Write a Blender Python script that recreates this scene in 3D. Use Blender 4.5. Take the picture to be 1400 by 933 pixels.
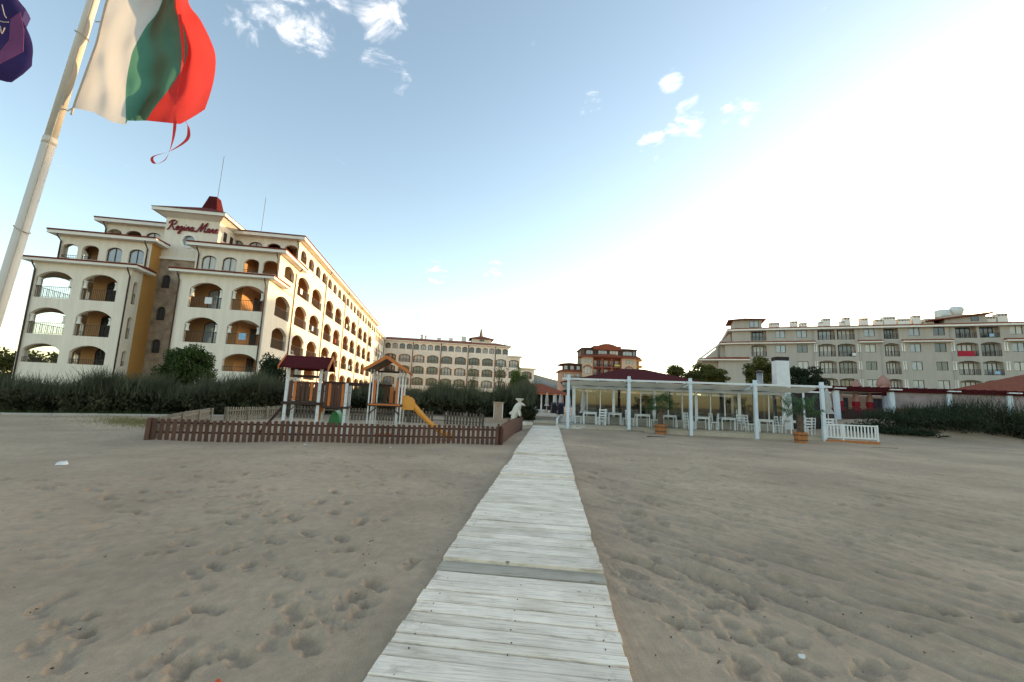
import bpy, math, random
import numpy as np
from mathutils import Vector, Matrix
R = math.radians
rng = random.Random(7)
nrg = np.random.default_rng(7)
scene = bpy.context.scene
for o in list(bpy.data.objects):
    bpy.data.objects.remove(o)
COL = scene.collection

# ------------------------------------------------------------------ camera
cam_d = bpy.data.cameras.new('camera')
cam_d.sensor_width = 36.0
cam_d.lens = 580 / 1400 * 36
cam_d.clip_start = 0.05
cam_d.clip_end = 9000
cam = bpy.data.objects.new('camera', cam_d)
COL.objects.link(cam)
p_, r_ = R(8.05), R(2.3)
X0 = Vector((1, 0, 0)); F0 = Vector((0, math.cos(p_), math.sin(p_))); U0 = Vector((0, -math.sin(p_), math.cos(p_)))
Rv = X0 * math.cos(r_) + U0 * math.sin(r_)
Uv = -X0 * math.sin(r_) + U0 * math.cos(r_)
m3 = Matrix((Rv, Uv, -F0)).transposed()
cam.matrix_world = Matrix.Translation((0, 0, 1.55)) @ m3.to_4x4()
scene.camera = cam

# ------------------------------------------------------------------ light
SUN_AZ, SUN_EL = 58.0, 6.5
wd = bpy.data.worlds.new('World')
scene.world = wd
wd.use_nodes = True
wt = wd.node_tree
for n in list(wt.nodes):
    wt.nodes.remove(n)
W = lambda t: wt.nodes.new(t)
sky = W('ShaderNodeTexSky')
sky.sky_type = 'NISHITA'
sky.sun_disc = False
sky.sun_elevation = R(SUN_EL)
sky.sun_rotation = R(SUN_AZ)
sky.altitude = 0
sky.air_density = 0.92
sky.dust_density = 0.6
sky.ozone_density = 1.05
bg = W('ShaderNodeBackground'); bg.inputs[1].default_value = 0.15
outw = W('ShaderNodeOutputWorld')
tcw = W('ShaderNodeTexCoord')
# clouds: noise on a flat cloud deck, gathered in a few places of the sky
sep = W('ShaderNodeSeparateXYZ'); wt.links.new(tcw.outputs['Generated'], sep.inputs[0])
zc = W('ShaderNodeMath'); zc.operation = 'MAXIMUM'; wt.links.new(sep.outputs[2], zc.inputs[0]); zc.inputs[1].default_value = 0.06
dvx = W('ShaderNodeMath'); dvx.operation = 'DIVIDE'; wt.links.new(sep.outputs[0], dvx.inputs[0]); wt.links.new(zc.outputs[0], dvx.inputs[1])
dvy = W('ShaderNodeMath'); dvy.operation = 'DIVIDE'; wt.links.new(sep.outputs[1], dvy.inputs[0]); wt.links.new(zc.outputs[0], dvy.inputs[1])
cmb = W('ShaderNodeCombineXYZ'); wt.links.new(dvx.outputs[0], cmb.inputs[0]); wt.links.new(dvy.outputs[0], cmb.inputs[1])
nzw = W('ShaderNodeTexNoise'); nzw.inputs['Scale'].default_value = 7.5; nzw.inputs['Detail'].default_value = 9; nzw.inputs['Roughness'].default_value = 0.62
nzw.inputs['Distortion'].default_value = 0.5
wt.links.new(cmb.outputs[0], nzw.inputs['Vector'])
lobe_sum = None
for (dx, dy, dz, wdeg, amp) in [
        (-0.421, 0.635, 0.648, 6.0, .92), (-0.355, 0.655, 0.668, 4.5, .8), (-0.262, 0.680, 0.689, 4.2, .9), (-0.275, 0.735, 0.62, 3.2, .75), (-0.245, 0.75, 0.615, 2.5, .7), (0.285, 0.733, 0.617, 2.0, 1.0),
        (0.327, 0.762, 0.559, 3.2, .75), (0.407, 0.724, 0.557, 3.2, .62), (0.145, 0.788, 0.598, 2.3, .8), (-0.179, 0.943, 0.28, 2.4, .6), (-0.049, 0.953, 0.30, 2.2, .55), (0.269, 0.805, 0.529, 2.5, .7)]:
    dv = Vector((dx, dy, dz)).normalized()
    dt = W('ShaderNodeVectorMath'); dt.operation = 'DOT_PRODUCT'
    wt.links.new(tcw.outputs['Generated'], dt.inputs[0]); dt.inputs[1].default_value = dv
    mr = W('ShaderNodeMapRange'); mr.interpolation_type = 'SMOOTHSTEP'
    mr.inputs['From Min'].default_value = math.cos(R(wdeg)); mr.inputs['From Max'].default_value = math.cos(R(wdeg * .25))
    mr.inputs['To Max'].default_value = amp
    wt.links.new(dt.outputs['Value'], mr.inputs['Value'])
    if lobe_sum is None:
        lobe_sum = mr.outputs[0]
    else:
        ad = W('ShaderNodeMath'); ad.operation = 'MAXIMUM'
        wt.links.new(lobe_sum, ad.inputs[0]); wt.links.new(mr.outputs[0], ad.inputs[1]); lobe_sum = ad.outputs[0]
m1 = W('ShaderNodeMath'); m1.operation = 'MULTIPLY_ADD'; wt.links.new(lobe_sum, m1.inputs[0]); m1.inputs[1].default_value = 0.30; wt.links.new(nzw.outputs[0], m1.inputs[2])
mr2 = W('ShaderNodeMapRange'); mr2.interpolation_type = 'SMOOTHSTEP'
mr2.inputs['From Min'].default_value = 0.66; mr2.inputs['From Max'].default_value = 1.08
mr2.inputs['To Max'].default_value = 0.5
wt.links.new(m1.outputs[0], mr2.inputs['Value'])
mxw = W('ShaderNodeMix'); mxw.data_type = 'RGBA'
wt.links.new(mr2.outputs[0], mxw.inputs['Factor'])
hs = W('ShaderNodeHueSaturation'); hs.inputs['Saturation'].default_value = 0.92; hs.inputs['Value'].default_value = 1.0
wt.links.new(sky.outputs[0], hs.inputs['Color'])
wt.links.new(hs.outputs[0], mxw.inputs[6]); mxw.inputs[7].default_value = (9.8, 9.1, 8.8, 1)
wbal = W('ShaderNodeVectorMath'); wbal.operation = 'MULTIPLY'; wt.links.new(mxw.outputs[2], wbal.inputs[0]); wbal.inputs[1].default_value = (1.0, .965, .905)   # camera white balance set for shade
wt.links.new(wbal.outputs[0], bg.inputs[0]); wt.links.new(bg.outputs[0], outw.inputs[0])

sun_d = bpy.data.lights.new('sun', 'SUN')
sun_d.energy = 2.0
sun_d.angle = R(0.6)
sun_d.color = (1.0, 0.64, 0.30)
sun = bpy.data.objects.new('sun', sun_d)
COL.objects.link(sun)
sdir = Vector((math.sin(R(SUN_AZ)) * math.cos(R(SUN_EL)), math.cos(R(SUN_AZ)) * math.cos(R(SUN_EL)), math.sin(R(SUN_EL))))
sun.rotation_euler = sdir.to_track_quat('Z', 'Y').to_euler()
sun.location = (60, 40, 40)
vs = scene.view_settings
vs.view_transform = 'Standard'; vs.look = 'None'; vs.gamma = 1; vs.use_curve_mapping = False
vs.exposure = 1.92
scene.render.engine = 'CYCLES'
scene.cycles.max_bounces = 6
scene.cycles.diffuse_bounces = 3
scene.cycles.glossy_bounces = 3
scene.cycles.transparent_max_bounces = 16

# ------------------------------------------------------------------ materials
MATS = {}
def mat(name, col, rough=0.8, var=0.12, scale=3.0, bump=0.0, bscale=40.0, spec=0.3, metal=0.0, col2=None, rnd=0.0, stretch=None, transl=0.0):
    m = bpy.data.materials.new(name); m.use_nodes = True
    t = m.node_tree; N = t.nodes; b = N['Principled BSDF']
    b.inputs['Roughness'].default_value = rough; b.inputs['Specular IOR Level'].default_value = spec; b.inputs['Metallic'].default_value = metal
    tc = N.new('ShaderNodeTexCoord'); src = tc.outputs['Object']
    if stretch:
        mp = N.new('ShaderNodeMapping'); mp.inputs['Scale'].default_value = stretch; t.links.new(src, mp.inputs[0]); src = mp.outputs[0]
    nz = N.new('ShaderNodeTexNoise'); nz.inputs['Scale'].default_value = scale; nz.inputs['Detail'].default_value = 6; nz.inputs['Roughness'].default_value = .65
    t.links.new(src, nz.inputs['Vector'])
    cr = N.new('ShaderNodeValToRGB')
    c2 = col2 or tuple(min(1, c * (1 + var)) for c in col)
    c1 = col if col2 else tuple(c * (1 - var) for c in col)
    cr.color_ramp.elements[0].position = .3; cr.color_ramp.elements[1].position = .7
    cr.color_ramp.elements[0].color = (*c1, 1); cr.color_ramp.elements[1].color = (*c2, 1)
    t.links.new(nz.outputs[0], cr.inputs[0]); last = cr.outputs[0]
    if rnd:
        oi = N.new('ShaderNodeObjectInfo'); mr = N.new('ShaderNodeMapRange')
        mr.inputs['To Min'].default_value = 1 - rnd; mr.inputs['To Max'].default_value = 1 + rnd
        t.links.new(oi.outputs['Random'], mr.inputs['Value'])
        vm = N.new('ShaderNodeVectorMath'); vm.operation = 'SCALE'
        t.links.new(last, vm.inputs[0]); t.links.new(mr.outputs[0], vm.inputs['Scale']); last = vm.outputs[0]
    t.links.new(last, b.inputs['Base Color'])
    if bump:
        n2 = N.new('ShaderNodeTexNoise'); n2.inputs['Scale'].default_value = bscale; n2.inputs['Detail'].default_value = 5
        t.links.new(src, n2.inputs['Vector'])
        bp = N.new('ShaderNodeBump'); bp.inputs['Strength'].default_value = bump; bp.inputs['Distance'].default_value = .02
        t.links.new(n2.outputs[0], bp.inputs['Height']); t.links.new(bp.outputs[0], b.inputs['Normal'])
    if transl:
        tr = N.new('ShaderNodeBsdfTranslucent'); t.links.new(last, tr.inputs[0])
        ms = N.new('ShaderNodeMixShader'); ms.inputs[0].default_value = transl
        t.links.new(b.outputs[0], ms.inputs[1]); t.links.new(tr.outputs[0], ms.inputs[2])
        t.links.new(ms.outputs[0], N['Material Output'].inputs[0])
    MATS[name] = m
    return m
def glass_mat(name, tint, clear, rough=.03):
    m = bpy.data.materials.new(name); m.use_nodes = True
    t = m.node_tree; N = t.nodes; N.remove(N['Principled BSDF'])
    tr = N.new('ShaderNodeBsdfTransparent'); tr.inputs[0].default_value = (*tint, 1)
    gl = N.new('ShaderNodeBsdfGlossy'); gl.inputs['Roughness'].default_value = rough; gl.inputs[0].default_value = (.9, .95, 1, 1)
    fr = N.new('ShaderNodeFresnel'); fr.inputs[0].default_value = 1.5
    ma = N.new('ShaderNodeMath'); ma.operation = 'MULTIPLY_ADD'; ma.inputs[1].default_value = 1.0; ma.inputs[2].default_value = clear
    t.links.new(fr.outputs[0], ma.inputs[0])
    ms = N.new('ShaderNodeMixShader'); t.links.new(ma.outputs[0], ms.inputs[0]); t.links.new(tr.outputs[0], ms.inputs[1]); t.links.new(gl.outputs[0], ms.inputs[2])
    t.links.new(ms.outputs[0], N['Material Output'].inputs[0]); MATS[name] = m
    return m
mat('cream_wall', (.79, .71, .59), .9, .085, 1.1, .15, 30, stretch=(2.2, 2.2, .25))
mat('white_trim', (.80, .76, .68), .8, .05, 1.5)
mat('ochre_wall', (.46, .25, .11), .9, .08, .8)
mat('orange_wall', (.52, .27, .08), .9, .08, .5)  # flank paint; on the far house's right wing it stands in for sunlight
mat('roof_red', (.15, .030, .024), .9, .25, 4, .3, 12, spec=.1)
mat('roof_terracotta', (.25, .075, .042), .9, .25, 3, .3, 10, spec=.1)
mat('roof_wine', (.080, .014, .016), .95, .25, 5, .2, 14, spec=.05)
mat('brown_frame', (.060, .028, .018), .55, .2, 4)
mat('pipe_brown', (.075, .040, .032), .5, .2, 3)
mat('rail_iron', (.065, .048, .040), .55, .2, 4)
mat('letter_red', (.20, .020, .030), .5, .1, 3)
mat('grey_wall', (.43, .39, .335), .9, .09, 1.0, .1, 20, stretch=(1.6, 1.6, .25))
mat('pink_wall', (.50, .30, .20), .9, .08, .6)
mat('tan_wall', (.52, .40, .28), .9, .08, .6)
mat('red_paint_wall', (.30, .10, .07), .85, .1, .6)
mat('dark_inside', (.035, .03, .028), .9, .2, 2)
mat('metal_grey', (.35, .35, .35), .4, .1, 4, metal=.6)
mat('tank_white', (.62, .62, .60), .45, .1, 2)
mat('glass_dark', (.05, .06, .07), .06, .25, .7, spec=.9)
mat('glass_pale', (.30, .33, .35), .10, .2, .7, spec=.9)
mat('curtain_glass', (.50, .48, .43), .25, .2, 2.5, spec=.7, stretch=(4, 4, .3))
glass_mat('clear_glass', (.50, .54, .50), .035)
mat('plastic_sheet', (.34, .27, .27), .3, .25, 1.2, spec=.5, transl=.35)
mat('inner_grey', (.21, .22, .215), .8, .2, 1)
mat('plinth_shaded', (.46, .43, .36), .8, .12, 2)  # white plinth boards, shade under the canopy put into the colour
mat('white_paint', (.70, .71, .70), .6, .07, 3)
mat('blue_white_paint', (.62, .68, .72), .6, .08, 3)
mat('cream_fabric', (.62, .56, .42), .9, .06, 2, transl=.35)
mat('white_fabric', (.70, .68, .64), .9, .06, 2, transl=.3)
mat('wood_brown', (.105, .050, .034), .75, .25, 3, .2, 30, rnd=.22, stretch=(6, 6, 1))
mat('wood_dark', (.060, .032, .025), .75, .25, 3, rnd=.15, stretch=(6, 6, 1))
mat('wood_weathered', (.12, .090, .068), .85, .25, 3, rnd=.2, stretch=(6, 6, 1))
mat('wood_grey', (.24, .20, .15), .85, .25, 3, rnd=.2, stretch=(6, 6, 1))
mat('wood_orange', (.55, .17, .045), .65, .15, 4, stretch=(5, 5, 1))
mat('plastic_orange', (.72, .30, .035), .35, .06, 2, spec=.5)
mat('plastic_green', (.03, .22, .07), .4, .06, 2, spec=.5)
mat('concrete', (.42, .39, .34), .9, .15, 3, .3, 25)
mat('tub_wood', (.42, .16, .05), .7, .2, 3, stretch=(8, 8, 1))
mat('bark', (.12, .085, .06), .9, .3, 8, .5, 20)
mat('leaf_dark', (.030, .044, .020), .75, .3, 1.2, spec=.2, transl=.25)
mat('leaf_feather', (.105, .110, .066), .85, .35, .7, spec=.1, transl=.3)
mat('leaf_tamarisk', (.060, .062, .033), .85, .55, .7, spec=.1, transl=.3)
mat('leaf_mid', (.055, .085, .022), .7, .3, 1.5, spec=.2, transl=.3)
mat('leaf_bright', (.10, .15, .03), .7, .3, 1.5, spec=.2, transl=.35)
mat('leaf_olive', (.11, .11, .03), .7, .3, 1.5, spec=.2, transl=.35)
mat('twig', (.07, .05, .035), .9, .3, 5)
mat('palm_leaf', (.045, .095, .025), .5, .25, 4, spec=.4, transl=.3)
mat('dry_grass', (.22, .20, .08), .9, .3, 3, transl=.3)
mat('stone_white', (.66, .60, .50), .7, .08, 4)
mat('stone_beige', (.40, .28, .20), .85, .1, 4)
mat('hill_hazy', (.10, .125, .125), .95, .25, .02)  # distance haze put into the hill's muted grey-blue colour
mat('litter_white', (.7, .7, .68), .7, .1, 5)
mat('litter_brown', (.10, .055, .04), .9, .3, 20)
mat('litter_orange', (.55, .10, .03), .6, .1, 5)
mat('navy', (.015, .017, .03), .5, .2, 3)
mat('pole_white', (.62, .57, .50), .45, .10, 2, .05, 20, stretch=(1, 1, .3))
mat('flag_white', (.66, .63, .60), .9, .04, 2, transl=.4)
mat('flag_green', (.09, .25, .18), .9, .08, 2, transl=.5)
mat('flag_red', (.62, .055, .05), .9, .06, 2, transl=.5)
mat('flag_purple', (.050, .035, .14), .85, .15, 3, transl=.35)
mat('flag_lilac', (.22, .07, .20), .85, .15, 3, transl=.35)
mat('rope', (.45, .42, .36), .9, .1, 8)
mat('parasol_red', (.45, .035, .05), .9, .15, 3, transl=.25)
mat('parasol_pink', (.62, .36, .30), .9, .1, 3, transl=.25)
mat('blue_cloth', (.30, .50, .68), .9, .1, 3)
mat('banner_red', (.38, .02, .04), .8, .15, 3)
mat('yellow_banner', (.55, .55, .10), .8, .1, 3)

def stone_wall_mat():
    m = bpy.data.materials.new('stone_cladding'); m.use_nodes = True
    t = m.node_tree; N = t.nodes; b = N['Principled BSDF']; b.inputs['Roughness'].default_value = .9
    tc = N.new('ShaderNodeTexCoord'); mp = N.new('ShaderNodeMapping'); mp.inputs['Rotation'].default_value = (R(90), 0, 0)
    t.links.new(tc.outputs['Object'], mp.inputs[0])
    br = N.new('ShaderNodeTexBrick'); br.inputs['Scale'].default_value = 1.0
    br.inputs['Brick Width'].default_value = .55; br.inputs['Row Height'].default_value = .30; br.inputs['Mortar Size'].default_value = .015
    br.inputs['Color1'].default_value = (.34, .275, .205, 1); br.inputs['Color2'].default_value = (.38, .255, .17, 1); br.inputs['Mortar'].default_value = (.36, .31, .24, 1)
    t.links.new(mp.outputs[0], br.inputs['Vector'])
    nz = N.new('ShaderNodeTexNoise'); nz.inputs['Scale'].default_value = 1.6; nz.inputs['Detail'].default_value = 8
    t.links.new(tc.outputs['Object'], nz.inputs['Vector'])
    mx = N.new('ShaderNodeMix'); mx.data_type = 'RGBA'; mx.blend_type = 'MULTIPLY'; mx.inputs['Factor'].default_value = .8
    cr = N.new('ShaderNodeValToRGB'); cr.color_ramp.elements[0].color = (.45, .42, .4, 1); cr.color_ramp.elements[1].color = (1.3, 1.3, 1.3, 1)
    cr.color_ramp.elements[0].position = .3; cr.color_ramp.elements[1].position = .7
    t.links.new(nz.outputs[0], cr.inputs[0]); t.links.new(br.outputs[0], mx.inputs[6]); t.links.new(cr.outputs[0], mx.inputs[7])
    t.links.new(mx.outputs[2], b.inputs['Base Color'])
    bp = N.new('ShaderNodeBump'); bp.inputs['Strength'].default_value = .6; bp.inputs['Distance'].default_value = .03
    t.links.new(br.outputs['Fac'], bp.inputs['Height']); bp.invert = True; t.links.new(bp.outputs[0], b.inputs['Normal'])
    MATS['stone_cladding'] = m
stone_wall_mat()

def sand_mat():
    m = bpy.data.materials.new('sand'); m.use_nodes = True
    t = m.node_tree; N = t.nodes; b = N['Principled BSDF']; b.inputs['Roughness'].default_value = .95; b.inputs['Specular IOR Level'].default_value = .15
    tc = N.new('ShaderNodeTexCoord')
    def noise(s, d=6, r=.6, st=None):
        n = N.new('ShaderNodeTexNoise'); n.inputs['Scale'].default_value = s; n.inputs['Detail'].default_value = d; n.inputs['Roughness'].default_value = r
        src = tc.outputs['Object']
        if st:
            mp = N.new('ShaderNodeMapping'); mp.inputs['Scale'].default_value = st; mp.inputs['Rotation'].default_value = (0, 0, R(-30)); t.links.new(src, mp.inputs[0]); src = mp.outputs[0]
        t.links.new(src, n.inputs['Vector']); return n
    big = noise(.35, 5); fine = noise(260, 2, .7); mid = noise(5, 6, .65, (1.6, 1.6, 1))
    cr = N.new('ShaderNodeValToRGB'); e = cr.color_ramp.elements
    e[0].position = .36; e[0].color = (.400, .297, .205, 1); e[1].position = .68; e[1].color = (.560, .415, .283, 1)
    t.links.new(big.outputs[0], cr.inputs[0])
    mx = N.new('ShaderNodeMix'); mx.data_type = 'RGBA'; mx.blend_type = 'MULTIPLY'; mx.inputs['Factor'].default_value = 1
    c2 = N.new('ShaderNodeValToRGB'); c2.color_ramp.elements[0].color = (.60, .60, .62, 1); c2.color_ramp.elements[1].color = (1.26, 1.25, 1.22, 1)
    c2.color_ramp.elements[0].position = .25; c2.color_ramp.elements[1].position = .75
    t.links.new(fine.outputs[0], c2.inputs[0]); t.links.new(cr.outputs[0], mx.inputs[6]); t.links.new(c2.outputs[0], mx.inputs[7])
    m2 = N.new('ShaderNodeMix'); m2.data_type = 'RGBA'; m2.blend_type = 'MULTIPLY'; m2.inputs['Factor'].default_value = .8
    c3 = N.new('ShaderNodeValToRGB'); c3.color_ramp.elements[0].color = (.80, .80, .81, 1); c3.color_ramp.elements[1].color = (1.08, 1.07, 1.05, 1)
    c3.color_ramp.elements[0].position = .3; c3.color_ramp.elements[1].position = .65
    t.links.new(mid.outputs[0], c3.inputs[0]); t.links.new(mx.outputs[2], m2.inputs[6]); t.links.new(c3.outputs[0], m2.inputs[7])
    t.links.new(m2.outputs[2], b.inputs['Base Color'])
    rip = noise(2.4, 4, .55, (8, .8, 1)); grain = noise(120, 4, .75)
    b1 = N.new('ShaderNodeBump'); b1.inputs['Strength'].default_value = .45; b1.inputs['Distance'].default_value = .03
    t.links.new(rip.outputs[0], b1.inputs['Height'])
    b2 = N.new('ShaderNodeBump'); b2.inputs['Strength'].default_value = .7; b2.inputs['Distance'].default_value = .006
    t.links.new(grain.outputs[0], b2.inputs['Height']); t.links.new(b1.outputs[0], b2.inputs['Normal']); t.links.new(b2.outputs[0], b.inputs['Normal'])
    MATS['sand'] = m
sand_mat()
def plank_mat(name, base, dark):
    m = bpy.data.materials.new(name); m.use_nodes = True
    t = m.node_tree; N = t.nodes; b = N['Principled BSDF']; b.inputs['Roughness'].default_value = .7; b.inputs['Specular IOR Level'].default_value = .25
    tc = N.new('ShaderNodeTexCoord'); oi = N.new('ShaderNodeObjectInfo')
    off = N.new('ShaderNodeVectorMath'); off.operation = 'ADD'
    sc = N.new('ShaderNodeVectorMath'); sc.operation = 'SCALE'; sc.inputs[0].default_value = (37, 91, 53); t.links.new(oi.outputs['Random'], sc.inputs['Scale'])
    t.links.new(tc.outputs['Object'], off.inputs[0]); t.links.new(sc.outputs[0], off.inputs[1])
    mp = N.new('ShaderNodeMapping'); mp.inputs['Scale'].default_value = (1.2, 24, 8); t.links.new(off.outputs[0], mp.inputs[0])
    g = N.new('ShaderNodeTexNoise'); g.inputs['Scale'].default_value = 3; g.inputs['Detail'].default_value = 8; g.inputs['Roughness'].default_value = .7; g.inputs['Distortion'].default_value = .6
    t.links.new(mp.outputs[0], g.inputs['Vector'])
    cr = N.new('ShaderNodeValToRGB'); e = cr.color_ramp.elements
    e[0].position = .30; e[0].color = (*dark, 1); e[1].position = .52; e[1].color = (*base, 1)
    t.links.new(g.outputs[0], cr.inputs[0])
    n2 = N.new('ShaderNodeTexNoise'); n2.inputs['Scale'].default_value = 2.2; n2.inputs['Detail'].default_value = 5; t.links.new(off.outputs[0], n2.inputs['Vector'])
    c2 = N.new('ShaderNodeValToRGB'); c2.color_ramp.elements[0].color = (.80, .77, .71, 1); c2.color_ramp.elements[1].color = (1.08, 1.07, 1.05, 1)
    c2.color_ramp.elements[0].position = .3; c2.color_ramp.elements[1].position = .62
    t.links.new(n2.outputs[0], c2.inputs[0])
    mx = N.new('ShaderNodeMix'); mx.data_type = 'RGBA'; mx.blend_type = 'MULTIPLY'; mx.inputs['Factor'].default_value = 1
    t.links.new(cr.outputs[0], mx.inputs[6]); t.links.new(c2.outputs[0], mx.inputs[7])
    # knots
    vo = N.new('ShaderNodeTexVoronoi'); vo.inputs['Scale'].default_value = 3.0
    mpk = N.new('ShaderNodeMapping'); mpk.inputs['Scale'].default_value = (1, 2.2, 1); t.links.new(off.outputs[0], mpk.inputs[0]); t.links.new(mpk.outputs[0], vo.inputs['Vector'])
    kr = N.new('ShaderNodeMapRange'); kr.inputs['From Min'].default_value = .03; kr.inputs['From Max'].default_value = .085; t.links.new(vo.outputs['Distance'], kr.inputs['Value'])
    kc = N.new('ShaderNodeMix'); kc.data_type = 'RGBA'; kc.inputs[6].default_value = (.16, .11, .08, 1)
    t.links.new(kr.outputs[0], kc.inputs['Factor']); t.links.new(mx.outputs[2], kc.inputs[7])
    rv = N.new('ShaderNodeMapRange'); rv.inputs['To Min'].default_value = .86; rv.inputs['To Max'].default_value = 1.05; t.links.new(oi.outputs['Random'], rv.inputs['Value'])
    vm = N.new('ShaderNodeVectorMath'); vm.operation = 'SCALE'; t.links.new(kc.outputs[2], vm.inputs[0]); t.links.new(rv.outputs[0], vm.inputs['Scale'])
    sx = N.new('ShaderNodeSeparateXYZ'); t.links.new(tc.outputs['Object'], sx.inputs[0])
    ab = N.new('ShaderNodeMath'); ab.operation = 'ABSOLUTE'; t.links.new(sx.outputs[0], ab.inputs[0])
    n3 = N.new('ShaderNodeTexNoise'); n3.inputs['Scale'].default_value = 5.5; n3.inputs['Detail'].default_value = 8; n3.inputs['Roughness'].default_value = .7; t.links.new(off.outputs[0], n3.inputs['Vector'])
    a3 = N.new('ShaderNodeMath'); a3.operation = 'MULTIPLY_ADD'; t.links.new(ab.outputs[0], a3.inputs[0]); a3.inputs[1].default_value = .42; t.links.new(n3.outputs[0], a3.inputs[2])
    r3 = N.new('ShaderNodeMapRange'); r3.inputs['From Min'].default_value = .80; r3.inputs['From Max'].default_value = .98; r3.inputs['To Max'].default_value = .75; t.links.new(a3.outputs[0], r3.inputs['Value'])
    sd = N.new('ShaderNodeMix'); sd.data_type = 'RGBA'; t.links.new(r3.outputs[0], sd.inputs['Factor']); t.links.new(vm.outputs[0], sd.inputs[6]); sd.inputs[7].default_value = (.37, .30, .21, 1)
    t.links.new(sd.outputs[2], b.inputs['Base Color'])
    bp = N.new('ShaderNodeBump'); bp.inputs['Strength'].default_value = .35; bp.inputs['Distance'].default_value = .004; t.links.new(g.outputs[0], bp.inputs['Height']); t.links.new(bp.outputs[0], b.inputs['Normal'])
    MATS[name] = m
plank_mat('plank_white', (.92, .785, .645), (.50, .40, .30))
plank_mat('plank_deck', (.50, .46, .40), (.22, .20, .17))
plank_mat('plank_bare', (.46, .40, .32), (.24, .20, .15))
plank_mat('peeling_white', (.74, .69, .61), (.16, .13, .10))

# ------------------------------------------------------------------ mesh helpers
class MB:
    def __init__(s): s.v = []; s.f = []
    def pts(s, ps):
        i = len(s.v); s.v.extend([tuple(p) for p in ps]); return i
    def poly(s, ps):
        i = s.pts(ps); s.f.append(tuple(range(i, i + len(ps)))); return s
    def box(s, x0, x1, y0, y1, z0, z1, M=None):
        c = [(x0, y0, z0), (x1, y0, z0), (x1, y1, z0), (x0, y1, z0), (x0, y0, z1), (x1, y0, z1), (x1, y1, z1), (x0, y1, z1)]
        if M: c = [M(*p) for p in c]
        i = s.pts(c)
        for q in ((0, 3, 2, 1), (4, 5, 6, 7), (0, 1, 5, 4), (1, 2, 6, 5), (2, 3, 7, 6), (3, 0, 4, 7)):
            s.f.append(tuple(i + k for k in q))
        return s
    def hexa(s, low, high):
        i = s.pts(list(low) + list(high)); n = len(low)
        s.f.append(tuple(i + k for k in reversed(range(n)))); s.f.append(tuple(i + n + k for k in range(n)))
        for k in range(n):
            j = (k + 1) % n; s.f.append((i + k, i + j, i + n + j, i + n + k))
        return s
    def tube(s, path, rad, n=8, caps=True):
        P = [Vector(p) for p in path]; rads = rad if isinstance(rad, (list, tuple)) else [rad] * len(P)
        rings = []
        for k, p in enumerate(P):
            d = (P[min(k + 1, len(P) - 1)] - P[max(k - 1, 0)]).normalized()
            a = d.cross(Vector((0, 0, 1)) if abs(d.z) < .95 else Vector((1, 0, 0))).normalized(); b = d.cross(a)
            rings.append(s.pts([p + (a * math.cos(2 * math.pi * q / n) + b * math.sin(2 * math.pi * q / n)) * rads[k] for q in range(n)]))
        for k in range(len(P) - 1):
            for q in range(n):
                j = (q + 1) % n; s.f.append((rings[k] + q, rings[k] + j, rings[k + 1] + j, rings[k + 1] + q))
        if caps:
            s.f.append(tuple(rings[0] + q for q in reversed(range(n)))); s.f.append(tuple(rings[-1] + q for q in range(n)))
        return s
    def lathe(s, prof, n=16, c=(0, 0)):
        rings = [s.pts([(c[0] + r * math.cos(2 * math.pi * q / n), c[1] + r * math.sin(2 * math.pi * q / n), z) for q in range(n)]) for r, z in prof]
        for k in range(len(prof) - 1):
            for q in range(n):
                j = (q + 1) % n; s.f.append((rings[k] + q, rings[k] + j, rings[k + 1] + j, rings[k + 1] + q))
        s.f.append(tuple(rings[0] + q for q in reversed(range(n)))); s.f.append(tuple(rings[-1] + q for q in range(n)))
        return s
    def mesh(s, name, m, smooth=False):
        me = bpy.data.meshes.new(name); me.from_pydata(s.v, [], s.f); me.update()
        me.materials.append(MATS[m] if isinstance(m, str) else m)
        if smooth: me.shade_smooth()
        return me
    def build(s, name, m, parent=None, smooth=False, loc=None, rotz=0):
        return inst(name, s.mesh(name, m, smooth), parent, loc, rotz)
def inst(name, me, parent=None, loc=None, rotz=0, rot=None, scale=None):
    o = bpy.data.objects.new(name, me); COL.objects.link(o)
    if parent is not None: o.parent = parent
    if loc is not None: o.location = loc
    if rot is not None: o.rotation_euler = rot
    elif rotz: o.rotation_euler = (0, 0, rotz)
    if scale is not None: o.scale = scale
    return o
def tag(o, label, cat, group=None):
    o['label'] = label; o['category'] = cat
    if group: o['group'] = group
    return o
def thing(name, label, cat, loc=(0, 0, 0), rotz=0, group=None):
    o = bpy.data.objects.new(name, None); COL.objects.link(o)
    o.empty_display_size = .2
    o.location = loc; o.rotation_euler = (0, 0, rotz)
    return tag(o, label, cat, group)
def struct(o):
    o['kind'] = 'structure'; return o
def copy_tree(o, parent=None):
    c = o.copy(); COL.objects.link(c)
    if parent is not None: c.parent = parent
    for ch in list(o.children): copy_tree(ch, c)
    return c
def nmesh(name, verts, quads, m):
    """fast mesh from arrays of (n,3) verts and (m,4) quads"""
    me = bpy.data.meshes.new(name)
    me.vertices.add(len(verts)); me.vertices.foreach_set('co', np.asarray(verts, np.float32).ravel())
    q = np.asarray(quads, np.int32); k = q.shape[1]
    me.loops.add(q.size); me.loops.foreach_set('vertex_index', q.ravel())
    me.polygons.add(len(q)); me.polygons.foreach_set('loop_start', np.arange(0, q.size, k, dtype=np.int32))
    me.update(calc_edges=True); me.validate()
    me.materials.append(MATS[m])
    return me

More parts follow.
